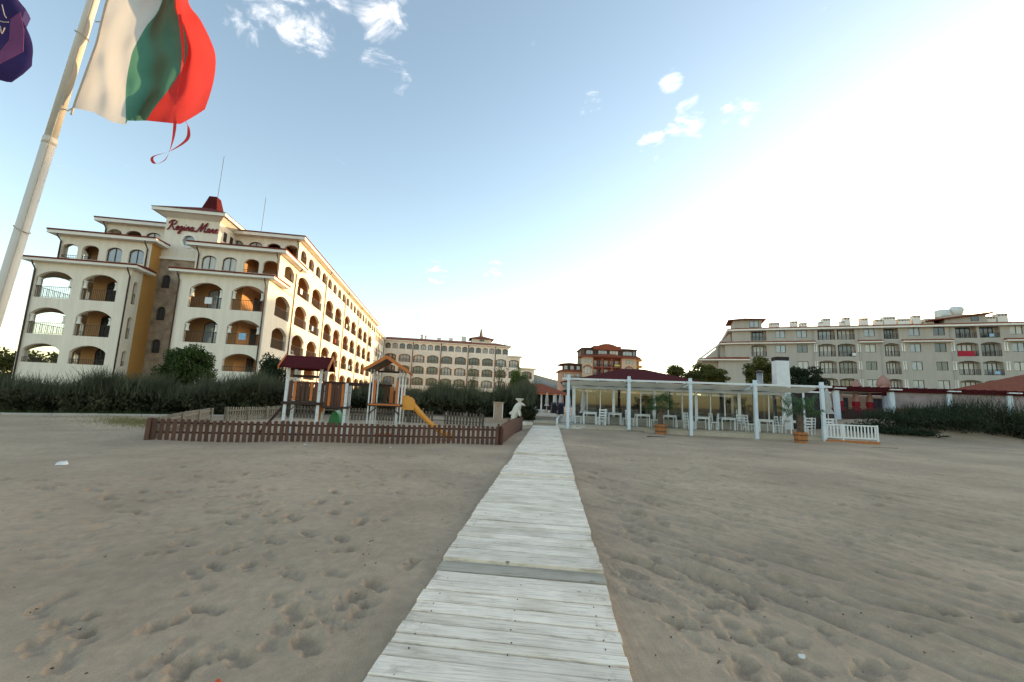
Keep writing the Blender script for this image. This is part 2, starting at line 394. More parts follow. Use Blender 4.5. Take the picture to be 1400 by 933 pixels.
# ------------------------------------------------------------------ ground
def ground_h(x, y):
    x = np.asarray(x, float); y = np.asarray(y, float)
    h = .75 * np.exp(-(((x - 31) / 6.5) ** 2 + ((y - 30.0) / 2.6) ** 2))
    h = h + .9 / (1 + np.exp(-(x - 24.5) / .7)) / (1 + np.exp(-(y - 31.0) / .6)) * .9
    h = h + .35 / (1 + np.exp(-(y - 27.8) / .9)) / (1 + np.exp(-(x + 25) / 3.0))
    h = h + .035 * np.sin(x * .55 + 1.3) * np.sin(y * .42 + .4) + .02 * np.sin(x * 1.3 + y * .7)
    near = np.exp(-((x - .09 * y) / 1.6) ** 2)
    return h * (1 - .0 * near)
def gz(x, y): return float(ground_h(x, y))
# boardwalk axis
BW_A = Vector((-.10, 1.2)); BW_D = Vector((2.43, 25.9)).normalized(); BW_N = Vector((BW_D.y, -BW_D.x))
def bw_coords(x, y):
    dx = np.asarray(x) - BW_A.x; dy = np.asarray(y) - BW_A.y
    return dx * BW_D.x + dy * BW_D.y, dx * BW_N.x + dy * BW_N.y

def make_ground():
    fine = np.arange(-56, 56.01, .145)
    ang = np.radians(np.concatenate([fine, np.arange(60, 301, 7.5)]))
    rad = np.concatenate([[.25, .6, 1.0], np.exp(np.arange(math.log(1.4), math.log(42), .0047)), np.exp(np.linspace(math.log(43), math.log(6000), 40))])
    A, Q = np.meshgrid(ang, rad)
    x = (Q * np.sin(A)); y = (Q * np.cos(A)); z = ground_h(x, y)
    far = np.clip((Q - 60) / 60, 0, 1); z = z * (1 - far) + far * .3
    nearw = np.clip((46 - Q) / 10, 0, 1)
    # soft wind relief, streaky towards the right
    def vn(xx, yy, seed):
        g = np.random.default_rng(seed).random((128, 128))
        xi = np.floor(xx).astype(int); yi = np.floor(yy).astype(int); fx = xx - xi; fy = yy - yi
        fx = fx * fx * (3 - 2 * fx); fy = fy * fy * (3 - 2 * fy); xi %= 128; yi %= 128; x1 = (xi + 1) % 128; y1 = (yi + 1) % 128
        return (g[xi, yi] * (1 - fx) + g[x1, yi] * fx) * (1 - fy) + (g[xi, y1] * (1 - fx) + g[x1, y1] * fx) * fy - .5
    ca, sa = math.cos(R(98)), math.sin(R(98))
    xr = x * ca - y * sa; yr = x * sa + y * ca
    relief = .024 * vn(x * 1.1, y * 1.1, 1) + .009 * vn(x * 4.2, y * 4.2, 2)
    right = 1 / (1 + np.exp(-(x - 1.5) / 1.5))
    relief = relief + right * (.020 * vn(xr * .6, yr * 4.0, 3) + .010 * vn(xr * 3, yr * 16, 4)) + (1 - right) * .006 * vn(x * 9, y * 9, 5)
    s, n = bw_coords(x, y)
    off = np.clip((np.abs(n) - .72) / .5, 0, 1)
    z = z + relief * nearw * (.25 + .75 * off)
    # foot prints
    fp = []
    g = np.random.default_rng(21)
    def walk(x0, y0, head, count, step=.62, jit=.12, w=.11):
        px, py = x0, y0; side = 1
        for _ in range(count):
            head += g.normal(0, .10); px += math.sin(head) * step * g.uniform(.8, 1.2); py += math.cos(head) * step * g.uniform(.8, 1.2); side = -side
            fp.append((px + math.cos(head) * side * w + g.normal(0, jit * .3), py - math.sin(head) * side * w + g.normal(0, jit * .3), head + side * .2 + g.normal(0, .15), g.uniform(.7, 1.15)))
    for a in [(-2.0, 4.2, -.65, 8), (-1.4, 4.4, -.35, 9), (-3.0, 5.0, .2, 6), (-6, 5.0, .9, 9), (-7.5, 6.5, 1.2, 10), (-3, 6, -1.0, 9),
              (1.6, 4.6, .15, 14), (1.6, 5.0, .08, 24), (-10, 7, 1.4, 14), (-2, 9, -1.3, 10), (3.5, 9, .9, 9),
              (-6, 9, 1.5, 12), (4, 6.5, 1.1, 6), (3, 12, 1.2, 16), (6, 16, 1.3, 16), (-9, 10.5, 1.45, 14), (2.5, 15, .3, 18), (12, 14, 1.0, 18), (5, 20, 1.4, 22)]:
        walk(*a)
    for (px, py) in [(-2.70, 4.45), (-1.67, 3.43), (-2.26, 4.03), (-1.77, 3.84), (-1.16, 3.38), (-2.60, 2.92), (-3.21, 3.21), (-1.12, 3.08), (-1.0, 3.12), (-2.77, 2.79), (-1.95, 2.66), (-1.73, 2.63),
                     (1.49, 4.33), (1.61, 3.94), (1.91, 4.04), (1.48, 3.37), (1.65, 3.28), (1.74, 3.62), (1.83, 4.65), (1.87, 2.88), (1.48, 2.78), (1.58, 5.20), (1.87, 5.98), (2.33, 7.08)]:
        hd0 = g.uniform(-.9, .5); fp.append((px, py, hd0, .62)); fp.append((px + g.normal(0, .1), py + .16 + g.normal(0, .06), hd0 + g.normal(0, .4), .45))
    for _ in range(330):
        rr = math.exp(g.uniform(math.log(3.0), math.log(26))); aa = g.uniform(-R(52), R(52))
        keep = 1.0 if aa < 0 else .6
        if g.random() > keep: continue
        fp.append((rr * math.sin(aa), rr * math.cos(aa), g.uniform(0, 6.28), g.uniform(.45, 1.0)))
    for _ in range(650):
        rr = math.exp(g.uniform(math.log(5.5), math.log(25))); aa = g.uniform(-R(52), R(52))
        fp.append((rr * math.sin(aa), rr * math.cos(aa), g.uniform(0, 6.28), -g.uniform(.35, .7)))
    for _ in range(420):
        rr = math.exp(g.uniform(math.log(4.0), math.log(24))); aa = g.uniform(R(8), R(52))
        fp.append((rr * math.sin(aa), rr * math.cos(aa), R(-36) + g.normal(0, .2), 2 + g.uniform(.4, 1.0)))
    fx = x.ravel(); fy = y.ravel(); fz = z.ravel().copy()
    aflat = A; nA = len(ang)
    lograd = np.log(rad)
    for (px, py, hd, sc) in fp:
        if abs(bw_coords(px, py)[1]) < .95: continue
        r0 = math.hypot(px, py); a0 = math.atan2(px, py)
        i0 = np.searchsorted(rad, max(.3, r0 - .5)); i1 = np.searchsorted(rad, r0 + .5)
        da = .5 / r0
        j0 = np.searchsorted(ang[:len(fine)], a0 - da); j1 = np.searchsorted(ang[:len(fine)], a0 + da)
        if j1 <= j0 or i1 <= i0: continue
        sx = x[i0:i1, j0:j1] - px; sy = y[i0:i1, j0:j1] - py
        u = sx * math.sin(hd) + sy * math.cos(hd); v = sx * math.cos(hd) - sy * math.sin(hd)
        L = .135 * (.75 + .3 * sc); Wd = .056 * (.8 + .3 * sc)
        wr = .022; u = u + wr * vn(sx * 26 + px * 7 + 40, sy * 26 + 40, 6) * 2; v = v + wr * vn(sx * 26 + 60, sy * 26 + py * 5 + 60, 7) * 2
        if sc > 2:      # wind scour: long shallow ridge
            q = sc - 2; lam = .20 + .22 * q; wd_ = .035 + .03 * q
            e_ = np.exp(-(u / lam) ** 2); z[i0:i1, j0:j1] += e_ * (-.028 * q * np.exp(-(v / wd_) ** 2) + .015 * q * np.exp(-((v - wd_ * 1.7) / wd_) ** 2))
            continue
        if sc < 0:      # old filled-in print
            q = -sc; z[i0:i1, j0:j1] += -.036 * q * np.exp(-((u / (.13 * q + .04)) ** 2 + (v / (.08 * q + .03)) ** 2) ** 1.5) + .008 * q * np.exp(-((u + .02) ** 2 + (v - .12) ** 2) / .006)
            continue
        d1 = (u - .05) ** 2 / (L * .62) ** 2 + v ** 2 / (Wd * 1.15) ** 2; d2 = (u + .09) ** 2 / (L * .45) ** 2 + v ** 2 / (Wd * .95) ** 2
        dep = np.maximum(np.exp(-d1 ** 2.4), .9 * np.exp(-d2 ** 2.4))
        rim = np.exp(-((np.sqrt(u ** 2 / L ** 2 + v ** 2 / (Wd * 1.3) ** 2) - 1.25) / .3) ** 2)
        z[i0:i1, j0:j1] += (-.044 * dep + .010 * rim) * sc
    nr = len(rad)
    idx = np.arange(nr * nA).reshape(nr, nA)
    jn = np.roll(np.arange(nA), -1)
    quads = np.stack([idx[:-1, :], idx[:-1][:, jn], idx[1:][:, jn], idx[1:, :]], -1).reshape(-1, 4)
    verts = np.stack([x, y, z], -1).reshape(-1, 3)
    me = nmesh('sand_ground', verts, quads, 'sand')
    me.shade_smooth()
    struct(inst('sand_ground', me))
make_ground()

# ------------------------------------------------------------------ boardwalk
def bwp(s, n, z): 
    p = BW_A + BW_D * s + BW_N * n
    return (p.x, p.y, z)
BW_YAW = math.atan2(BW_D.x, BW_D.y)
def make_boardwalk():
    root = bpy.data.objects.new('boardwalk', None); COL.objects.link(root); struct(root)
    secs = [(-.9, 2.62, 1.42, .060, .0), (2.86, 4.14, 1.44, .085, .010), (4.27, 7.55, 1.48, .065, .016), (7.6, 8.7, 1.50, .085, -.004), (8.75, 11.0, 1.50, .062, .01), (11.08, 13.15, 1.52, .085, .008),
            (13.25, 17.6, 1.54, .07, .0), (17.68, 22.0, 1.56, .09, .006), (22.08, 26.15, 1.58, .075, 0)]
    beam = MB()
    for k, (s0, s1, w, z, sk) in enumerate(secs):
        s = s0
        shift = rng.uniform(-.015, .015)
        while s < s1 - .03:
            pw = rng.choice((.105, .12, .14, .14, .165, .185)); pw = min(pw, s1 - s)
            if s1 - s - pw < .05: pw = s1 - s
            L = w + rng.uniform(-.008, .008); b = MB()
            g = .011 + rng.random() * .012; zj = rng.uniform(-.004, .004)
            h = .026; e = .004
            x0, x1, y0, y1 = -L / 2, L / 2, g / 2, pw - g / 2
            tl = -(sk + .026) + rng.uniform(-.003, .003); q_ = lambda x, y: y + x * tl
            low = [(x0, q_(x0, y0), -.03), (x1, q_(x1, y0), -.03), (x1, q_(x1, y1), -.03), (x0, q_(x0, y1), -.03)]; mid = [(x, y, h - e) for x, y, _ in low]
            top = [(x0 + e, low[0][1] + e, h), (x1 - e, low[1][1] + e, h), (x1 - e, low[2][1] - e, h), (x0 + e, low[3][1] - e, h)]
            i = b.pts(low + mid + top)
            b.f += [(i + 3, i + 2, i + 1, i), (i + 8, i + 9, i + 10, i + 11)]
            for q in range(4):
                j = (q + 1) % 4
                b.f += [(i + q, i + j, i + 4 + j, i + 4 + q), (i + 4 + q, i + 4 + j, i + 8 + j, i + 8 + q)]
            o = b.build('plank', 'plank_white', root, loc=bwp(s, shift + rng.uniform(-.008, .008), z + zj))
            o.rotation_euler = (rng.uniform(-.008, .008), rng.uniform(-.003, .003), -BW_YAW)
            s += pw
        for n in (-w / 2 + .12, 0, w / 2 - .12):
            low = [bwp(s0, n - .03, z - .12), bwp(s0, n + .03, z - .12), bwp(s1, n + .03, z - .12), bwp(s1, n - .03, z - .12)]
            beam.hexa(low, [(a, b2, z - .036) for a, b2, _ in low])
    beam.build('stringer', 'wood_grey', root)
    # bare grey boards bridging two sections
    for s0, s1, z, w in ((2.64, 2.84, .062, 1.45), (4.155, 4.26, .045, 1.47)):
        b = MB(); b.box(-w / 2, w / 2, .005, s1 - s0 - .005, 0, .024)
        o = b.build('plank', 'plank_bare', root, loc=bwp(s0, 0.0, z)); o.rotation_euler = (0, 0, -BW_YAW - .012)
    # nail heads on the near planks
    nl = MB()
    for k in range(26):
        s = -.6 + k * .14
        for n in (-.58, 0.02, .58):
            if 2.55 < s < 2.9: continue
            x, y, _ = bwp(s + rng.uniform(-.02, .02), n + rng.uniform(-.02, .02), 0)
            zz = .0875 if s < 2.6 else .112
            nl.lathe([(.0045, zz - .004), (.0045, zz + .0012)], 6, (x, y))
    nl.build('nail', 'rail_iron', root)['kind'] = 'stuff'
make_boardwalk()

# far walkway: a few broad steps up to the gardens
wk = MB()
def far_path():
    root = bpy.data.objects.new('raised_path', None); COL.objects.link(root); struct(root)
    steps = [(26.25, 27.1, .13), (27.1, 33.0, .33), (33.0, 62.0, .44)]
    s_tot = 0
    for s0, s1, z in steps:
        n = 1 if s1 - s0 < 1 else int((s1 - s0) / .45)
        n = min(n, 30)
        for k in range(n):
            a = s0 + (s1 - s0) * k / n; c = s0 + (s1 - s0) * (k + 1) / n
            b = MB(); low = [bwp(a + .008, -.80, z - .25), bwp(a + .008, .86, z - .25), bwp(c - .008, .86, z - .25), bwp(c - .008, -.80, z - .25)]
            dz = rng.uniform(-.008, .008)
            b.hexa(low, [(p[0], p[1], z + dz) for p in low]); b.build('plank', 'plank_white', root)
far_path()

# ------------------------------------------------------------------ facades
def mapF(y0): return lambda u, w, z: (u, y0 + w, z)
def mapR(x0): return lambda u, w, z: (x0 - w, u, z)
def mapL(x0): return lambda u, w, z: (x0 + w, u, z)
def arch_z(q, h, rise):
    """height of an arch over its springing, q in -1..1, half width h: flat arches are circle segments, tall ones half ellipses"""
    q = max(-1.0, min(1.0, q))
    if rise < .62 * h:
        rad = (h * h + rise * rise) / (2 * rise); seg = math.sqrt(max(0, rad * rad - q * q * h * h)) - (rad - rise)
        return .72 * seg + .28 * rise * math.sqrt(max(0, 1 - q * q))
    return rise * math.sqrt(max(0, 1 - q * q))
def arch_pts(a0, a1, zsp, rise, n):
    c = (a0 + a1) / 2; h = (a1 - a0) / 2
    return [(c - h * math.cos(math.pi * k / n), zsp + arch_z(-math.cos(math.pi * k / n), h, rise)) for k in range(n + 1)]
def cell(mb, M, u0, u1, z0, z1, a0, a1, zs, zsp, rise, d, n=12):
    """wall cell with one arched opening and its reveals"""
    P = mb.poly
    P([M(u0, 0, z0), M(a0, 0, z0), M(a0, 0, zsp), M(a0, 0, z1), M(u0, 0, z1)])
    P([M(a1, 0, z0), M(u1, 0, z0), M(u1, 0, z1), M(a1, 0, z1), M(a1, 0, zsp)])
    if zs > z0: P([M(a0, 0, z0), M(a1, 0, z0), M(a1, 0, zs), M(a0, 0, zs)])
    A = arch_pts(a0, a1, zsp, rise, n) if rise > 0 else [(a0, zsp), (a1, zsp)]
    for (x0, y0), (x1, y1) in zip(A, A[1:]):
        P([M(x0, 0, y0), M(x1, 0, y1), M(x1, 0, z1), M(x0, 0, z1)])
        P([M(x0, 0, y0), M(x0, d, y0), M(x1, d, y1), M(x1, 0, y1)])
    P([M(a0, 0, zs), M(a0, d, zs), M(a0, d, zsp), M(a0, 0, zsp)])
    P([M(a1, 0, zs), M(a1, 0, zsp), M(a1, d, zsp), M(a1, d, zs)])
    P([M(a0, 0, zs), M(a1, 0, zs), M(a1, d, zs), M(a0, d, zs)])
def wall(mb, M, u0, u1, z0, z1):
    if u1 - u0 > 1e-4 and z1 - z0 > 1e-4:
        mb.poly([M(u0, 0, z0), M(u1, 0, z0), M(u1, 0, z1), M(u0, 0, z1)])
def row(mb, M, u0, u1, z0, z1, opens, zs, zsp, rise, d, n=12):
    """a storey strip: opens = [(a0,a1)..]; the strip is cut midway between openings"""
    cuts = [u0] + [(opens[i][1] + opens[i + 1][0]) / 2 for i in range(len(opens) - 1)] + [u1]
    for i, (a0, a1) in enumerate(opens):
        cell(mb, M, cuts[i], cuts[i + 1], z0, z1, a0, a1, zs, zsp, rise, d, n)
_wc = {}
def window_mesh(w, h, rise, nm, tr, fr, pane):
    key = (round(w, 2), round(h, 2), round(rise, 2), nm, tr, fr, pane)
    if key in _wc: return _wc[key]
    b = (.09 if nm > 1 else .06) if w > .9 else .045; t = .06
    out = [(0, 0), (w, 0)] + [(x, z) for x, z in reversed(arch_pts(0, w, h - rise, rise, 10))] if rise > 0 else [(0, 0), (w, 0), (w, h), (0, h)]
    inn = [(b, b), (w - b, b)] + [(x, z) for x, z in reversed(arch_pts(b, w - b, h - rise, max(rise - b, .02), 10))] if rise > 0 else [(b, b), (w - b, b), (w - b, h - b), (b, h - b)]
    m = MB(); n = len(out)
    for k in range(n):
        j = (k + 1) % n
        o0, o1, i0, i1 = out[k], out[j], inn[k], inn[j]
        m.poly([(o0[0], 0, o0[1]), (o1[0], 0, o1[1]), (i1[0], 0, i1[1]), (i0[0], 0, i0[1])])
        m.poly([(i0[0], 0, i0[1]), (i1[0], 0, i1[1]), (i1[0], t, i1[1]), (i0[0], t, i0[1])])
        m.poly([(o0[0], 0, o0[1]), (o0[0], t, o0[1]), (o1[0], t, o1[1]), (o1[0], 0, o1[1])])
    def top_at(x):
        if rise <= 0: return h - b
        return h - rise + arch_z((x - w / 2) / (w / 2 - b), w / 2 - b, max(rise - b, .02))
    xs = [b] + [w * (k + 1) / (nm + 1) for k in range(nm)] + [w - b]
    for k in range(nm):
        x = xs[k + 1]; m.box(x - (.05 if nm > 1 else .035), x + (.05 if nm > 1 else .035), .004, t, b, top_at(x) - .003)
    if tr: m.box(b, w - b, .008, t, h * tr - .03, h * tr + .03)
    me = m.mesh('window_frame', fr)
    panes = []
    for k in range(nm + 1):
        x0, x1 = xs[k], xs[k + 1]; p = MB()
        tops = [(x1 + (x0 - x1) * q / 6, top_at(min(max(x1 + (x0 - x1) * q / 6, b), w - b))) for q in range(7)]
        p.poly([(x0, .035, b), (x1, .035, b)] + [(x, .035, z) for x, z in tops])
        panes.append(p.mesh('pane', pane))
    _wc[key] = (me, panes)
    return _wc[key]
def put(kind, u, w, z, y0):
    """location and rotation of a unit standing in a front (F) or right (R) wall"""
    return ((u, y0 + w, z), 0) if kind == 'F' else ((y0 - w, u, z), math.pi / 2)
def window(parent, kind, plane, u, w0, z, w, h, rise=0, nm=1, tr=0, fr='brown_frame', pane='glass_dark', name='window'):
    me, panes = window_mesh(w, h, rise, nm, tr, fr, pane)
    loc, rz = put(kind, u, w0, z, plane)
    o = inst(name, me, parent, loc, rz)
    for p in panes: inst('pane', p, o)
    return o
_rc = {}
def railing(parent, kind, plane, u, w0, z, w, h, step=.13, m='rail_iron', bar=.009):
    key = (round(w, 2), round(h, 2), m, step)
    if key not in _rc:
        b = MB(); b.box(0, w, -.02, .02, h - .035, h); b.box(0, w, -.015, .015, .06, .085)
        n = max(2, int(w / step))
        for k in range(n + 1):
            x = .015 + (w - .03) * k / n; b.box(x - bar, x + bar, -bar, bar, .08, h - .03)
        _rc[key] = b.mesh('railing', m)
    loc, rz = put(kind, u, w0, z, plane)
    return inst('railing', _rc[key], parent, loc, rz)
def drainpipe(parent, path, r=.055, m='pipe_brown'):
    b = MB(); b.tube(path, r, 8); return b.build('drainpipe', m, parent, smooth=True)
def eave(parent, pts_out, pts_in, z, zt, th=.22, mroof='roof_red', mtrim='white_trim'):
    """skirt roof: pts_out outer edge (x,y), pts_in where it meets the wall above"""
    t = MB(); r = MB()
    n = len(pts_out)
    for k in range(n - 1):
        a, b2, c, d = pts_out[k], pts_out[k + 1], pts_in[k + 1], pts_in[k]
        t.hexa([(*a, z), (*b2, z), (*c, z), (*d, z)], [(*a, z + th), (*b2, z + th), (*c, z + th), (*d, z + th)])
    cx = [sum(p[i] for p in pts_in) / n for i in (0, 1)]
    ov = []
    for k in range(n):
        a = Vector(pts_out[k]); d = (a - Vector(pts_in[k]))
        ov.append(tuple(a + (d.normalized() * .06 if d.length > 1e-4 else d)))
    for k in range(n - 1):
        a, b2, c, d = ov[k], ov[k + 1], pts_in[k + 1], pts_in[k]
        r.hexa([(*a, z + th + .003), (*b2, z + th + .003), (*c, z + th + .004), (*d, z + th + .004)], [(*a, z + th + .12), (*b2, z + th + .12), (*c, zt), (*d, zt)])
    t.build('cornice', mtrim, parent); r.build('roof', mroof, parent)
def hip_roof(parent, x0, x1, y0, y1, z, h, ridge='x', m='roof_red', inset=None, name='roof'):
    b = MB(); q = inset if inset is not None else min(x1 - x0, y1 - y0) / 2
    if ridge == 'x': r0, r1 = (x0 + q, (y0 + y1) / 2), (x1 - q, (y0 + y1) / 2)
    else: r0, r1 = ((x0 + x1) / 2, y0 + q), ((x0 + x1) / 2, y1 - q)
    i = b.pts([(x0, y0, z), (x1, y0, z), (x1, y1, z), (x0, y1, z), (*r0, z + h), (*r1, z + h)])
    if ridge == 'x': fs = [(0, 1, 5, 4), (1, 2, 5), (2, 3, 4, 5), (3, 0, 4), (3, 2, 1, 0)]
    else: fs = [(0, 1, 4), (1, 2, 5, 4), (2, 3, 5), (3, 0, 4, 5), (3, 2, 1, 0)]
    b.f += [tuple(i + k for k in f) for f in fs]
    return b.build(name, m, parent)
_colmesh = {}
def column(parent, x, y, z0, z1, r=.13):
    k = (round(z1 - z0, 2), r)
    if k not in _colmesh:
        h = z1 - z0; b = MB(); b.lathe([(r * 1.35, 0), (r * 1.35, .08), (r, .12), (r * .9, h - .12), (r * 1.3, h - .06), (r * 1.3, h)], 10)
        _colmesh[k] = b.mesh('column', 'white_trim', True)
    return inst('column', _colmesh[k], parent, (x, y, z0))
_ac = None
def aircon(parent, kind, plane, u, w0, z):
    global _ac
    if _ac is None:
        b = MB(); b.box(0, .8, -.14, .14, 0, .55); _ac = (b.mesh('air_conditioner', 'white_paint'), MB().lathe([(.2, 0), (.2, .02)], 14).mesh('fan_grille', 'rail_iron'))
    loc, rz = put(kind, u, w0, z, plane)
    o = inst('air_conditioner', _ac[0], parent, loc, rz)
    inst('fan_grille', _ac[1], o, (.33, -.145, .28), rot=(R(90), 0, 0))

PANES = ['glass_dark', 'glass_pale', 'glass_dark', 'glass_dark', 'curtain_glass']
# ------------------------------------------------------------------ hotel with the sign
def hotel_a():
    h = thing('hotel', 'long cream hotel with arched balconies, stone tower and red lettering on its gable', 'hotel', (-21.36, 36.0, 0), R(9))
    F = MB(); O = MB()    # cream walls, ochre balcony linings
    def mir(t): return -17.6 - t
    rows_f = [(2.2, 5.0, 3.08, 4.05, .55, .42), (5.0, 7.9, 5.35, 6.88, .62, .95), (7.9, 11.2, 8.3, 9.88, .62, .95)]
    for side in (0, 1):
        tt = (lambda t: t) if side == 0 else mir
        def span(a, b): return tuple(sorted((tt(a), tt(b))))
        lo, hi = span(-7.0, 0)
        M = mapF(0)
        wall(F, M, lo, hi, -.5, 2.2)
        for (z0, z1, zs, zsp, rise, rh) in rows_f:
            op = sorted([span(-6.1, -3.55), span(-2.85, -.28)])
            row(F, M, lo, hi, z0, z1, op, zs, zsp, rise, .32)
            for (a0, a1) in op:
                railing(h, 'F', 0, a0 + .01, .16, zs + .004, a1 - a0 - .02, rh)
                if zs > 5:
                    for x in (a0 + .15, a1 - .15): column(h, x, .17, zs + .98, zsp + .04, .12)
            # linings: back wall, inner corner wall, slabs
            a, b = span(-7, -2.9); O.poly([(a, 2.0, z0 + .2), (b, 2.0, z0 + .2), (b, 2.0, z1 + .3), (a, 2.0, z1 + .3)])
            O.poly([(tt(-2.9), 2.0, z0 + .2), (tt(-2.9), 6.0, z0 + .2), (tt(-2.9), 6, z1 + .3), (tt(-2.9), 2, z1 + .3)])
            a, b = span(-2.9, 0); O.poly([(a, 6.0, z0 + .2), (b, 6.0, z0 + .2), (b, 6.0, z1 + .3), (a, 6.0, z1 + .3)])
            O.poly([(tt(-3.2), .33, z0 + .2), (tt(-3.2), 1.0, z0 + .2), (tt(-3.2), 1.0, z1), (tt(-3.2), .33, z1)])
            for (z, th) in ((zs - .16, .13), (z1 - .12, .1)):
                a, b = span(-6.98, -.02); F.box(a, b, .34, 5.98, z, z + th)
            # doors on the loggia back walls
            if zs > 3.2 or True:
                hh = min(2.1, zsp + rise - zs)
                a, b = span(-5.6, -4.0)
                window(h, 'F', 2.0, a, -.06, zs - .02, b - a, hh, .35, 1, pane=rng.choice(['glass_pale', 'glass_pale', 'curtain_glass']), name='balcony_door')  # glass_pale carries the blue-grey reflection in its base colour
                if side == 0:
                    window(h, 'R', -2.9, 4.5, -.06, zs - .02, 1.3, hh, 0, 1, pane='glass_dark', name='balcony_door')
                else:
                    window(h, 'F', 2.0, -13.6, -.06, zs - .02, .01 + 1.0, hh, .3, 1, pane='glass_dark', name='balcony_door')
        # side walls of the lower block: outer side with a loggia opening, inner side with a slim arch
        MO = mapR(0) if side == 0 else mapL(-17.6)
        MI = mapL(-7.0) if side == 0 else mapR(-10.6)
        s0, s1 = (1.9, 5.6) if side == 0 else (.6, 5.3)
        wall(F, MO, 0, 6.1, -.5, 2.2)
        for (z0, z1, zs, zsp, rise, rh) in rows_f:
            row(F, MO, 0, 6.1, z0, z1, [(s0, s1)], zs + (.1 if side == 0 else 0), zsp, rise, .32)
            if side == 0: railing(h, 'R', 0, s0 + .01, .16, zs + .104, s1 - s0 - .02, rh)
            else:
                railing(h, 'R', -17.6 + .32, s0 + .01, .16, zs + .004, s1 - s0 - .02, rh)
            row(F, MI, 0, 1.3, z0, z1, [(.42, .92)], zs, zsp + .1, .25, .25, 8)
            railing(h, 'R' if side else 'R', (-10.6 if side else -6.75), .43, .12, zs + .004, .48, min(rh, .9))
        wall(F, MI, 0, 1.3, -.5, 2.2)
        # inner flank painted orange, up to the set-back storey's eave
        fl = MB(); x = tt(-7.0) + (-.004 if side == 0 else .004)
        fl.poly([(x, 1.3, -.5), (x, 3.1, -.5), (x, 3.1, 14.1), (x, 1.8, 14.1), (x, 1.8, 11.2), (x, 1.3, 11.2)])
        fl.build('flank_wall', 'orange_wall' if side else 'cream_wall', h)
        # fourth storey, set back
        M4 = mapF(1.8)
        op4 = sorted([span(-6.5, -5.3), span(-4.8, -3.6), span(-3.0, -1.73), span(-1.4, -.18)])
        row(F, M4, lo, hi, 11.0, 14.12, op4, 12.15, 13.02, .4, .25)
        O.poly([(span(-3.3, 0)[0], 4.6, 11.5), (span(-3.3, 0)[1], 4.6, 11.5), (span(-3.3, 0)[1], 4.6, 14.1), (span(-3.3, 0)[0], 4.6, 14.1)])
        O.poly([(tt(-3.3), 2.05, 11.5), (tt(-3.3), 4.6, 11.5), (tt(-3.3), 4.6, 14.1), (tt(-3.3), 2.05, 14.1)])
        for (a0, a1) in op4:
            t_ = a0 if side == 0 else mir(a1)
            if t_ < -3.3: window(h, 'F', 1.8, a0, .14, 12.155, a1 - a0, 1.26, .39, 1, pane='curtain_glass' if side == 0 else 'glass_pale')
            else: railing(h, 'F', 1.8, a0 + .01, .12, 12.155, a1 - a0 - .02, .3)
        s0, s1 = (3.2, 5.8) if side == 0 else (2.3, 4.4)
        row(F, MO, 1.8, 6.1, 11.0, 14.12, [(s0, s1)], 12.35, 13.2, .5, .3)
        if side == 0: railing(h, 'R', 0, 3.21, .15, 12.355, 2.58, .35)
        
        # fifth storey
        M5 = mapF(6.2)
        op5 = sorted([span(-6.6, -5.3), span(-4.8, -3.5), span(-3.1, -1.75), span(-1.4, -.16)])
        row(F, M5, lo, hi, 14.1, 17.05, op5, 15.2, 16.12, .42, .25)
        O.poly([(span(-3.3, 0)[0], 8.8, 14.4), (span(-3.3, 0)[1], 8.8, 14.4), (span(-3.3, 0)[1], 8.8, 17.0), (span(-3.3, 0)[0], 8.8, 17.0)])
        for (a0, a1) in op5:
            t_ = a0 if side == 0 else mir(a1)
            if t_ < -3.3: window(h, 'F', 6.2, a0, .14, 15.205, a1 - a0, 1.33, .41, 1, pane='glass_pale' if side == 0 else 'curtain_glass')
            else: railing(h, 'F', 6.2, a0 + .01, .12, 15.205, a1 - a0 - .02, .3)
        # eaves
        so = 1 if side == 0 else -1
        e = lambda t, s: (tt(t), s)
        eave(h, [e(-7.6, 1.9), e(-7.6, -.55), e(.6, -.55), e(.6, 3.3)], [e(-7.0, 1.9), e(-7.0, 1.8), e(0, 1.8), e(0, 3.3)], 11.18, 11.85, .2)
        eave(h, [e(-7.6, 4.0), e(-7.6, 1.2), e(.65, 1.2), e(.65, 7.6)], [e(-7.0, 4.0), e(-7.0, 6.2), e(0, 6.2), e(0, 7.6)], 14.1, 14.8, .26)
        # pipes
        zb = .2
        for t_, w_ in ((-6.95, 0), (-.18, 0)):
            x = tt(t_)
            drainpipe(h, [(x, -.5, 11.2), (x, -.45, 11.0), (x, -.09, 10.55), (x, -.09, zb)])
        for t_ in (-6.75,):
            x = tt(t_); drainpipe(h, [(x, 1.25, 14.1), (x, 1.3, 13.9), (x, 1.71, 13.5), (x, 1.71, 11.9)])
        x = tt(-.12); drainpipe(h, [(x, 1.25, 14.1), (x, 1.3, 13.9), (x, 1.71, 13.6), (x, 1.71, 11.9)])
        x = tt(-.05); drainpipe(h, [(x, 5.7, 17.1), (x, 5.75, 16.9), (x, 6.12, 16.5), (x, 6.12, 14.8)])
    # ---- left outer wall and back parts (plain)
    wall(F, mapL(-17.6), 6.1, 58.5, -.5, 17.05); wall(F, mapL(-17.6), 1.8, 2.3, 11, 11)
    # left side of the fifth storey has an open loggia
    row(F, mapL(-17.6), 6.2, 9.2, 14.1, 17.05, [(6.6, 8.8)], 15.2, 16.1, .45, .3)
    # ---- long right side
    MS = mapR(0)
    pipes = [6.1 + 10.85 * k for k in range(5)] 
    bays = []
    for p in pipes:
        for a, b in ((.95, 4.95), (5.85, 9.95)):
            if p + b < 58.3: bays.append((p + a, p + b))
    srows = [(2.2, 5.0, 3.05, 3.95, .55, .35), (5.0, 8.0, 5.4, 6.85, .75, .95), (8.0, 11.2, 8.42, 9.95, .75, .95), (11.2, 14.5, 11.6, 13.1, .75, .95)]
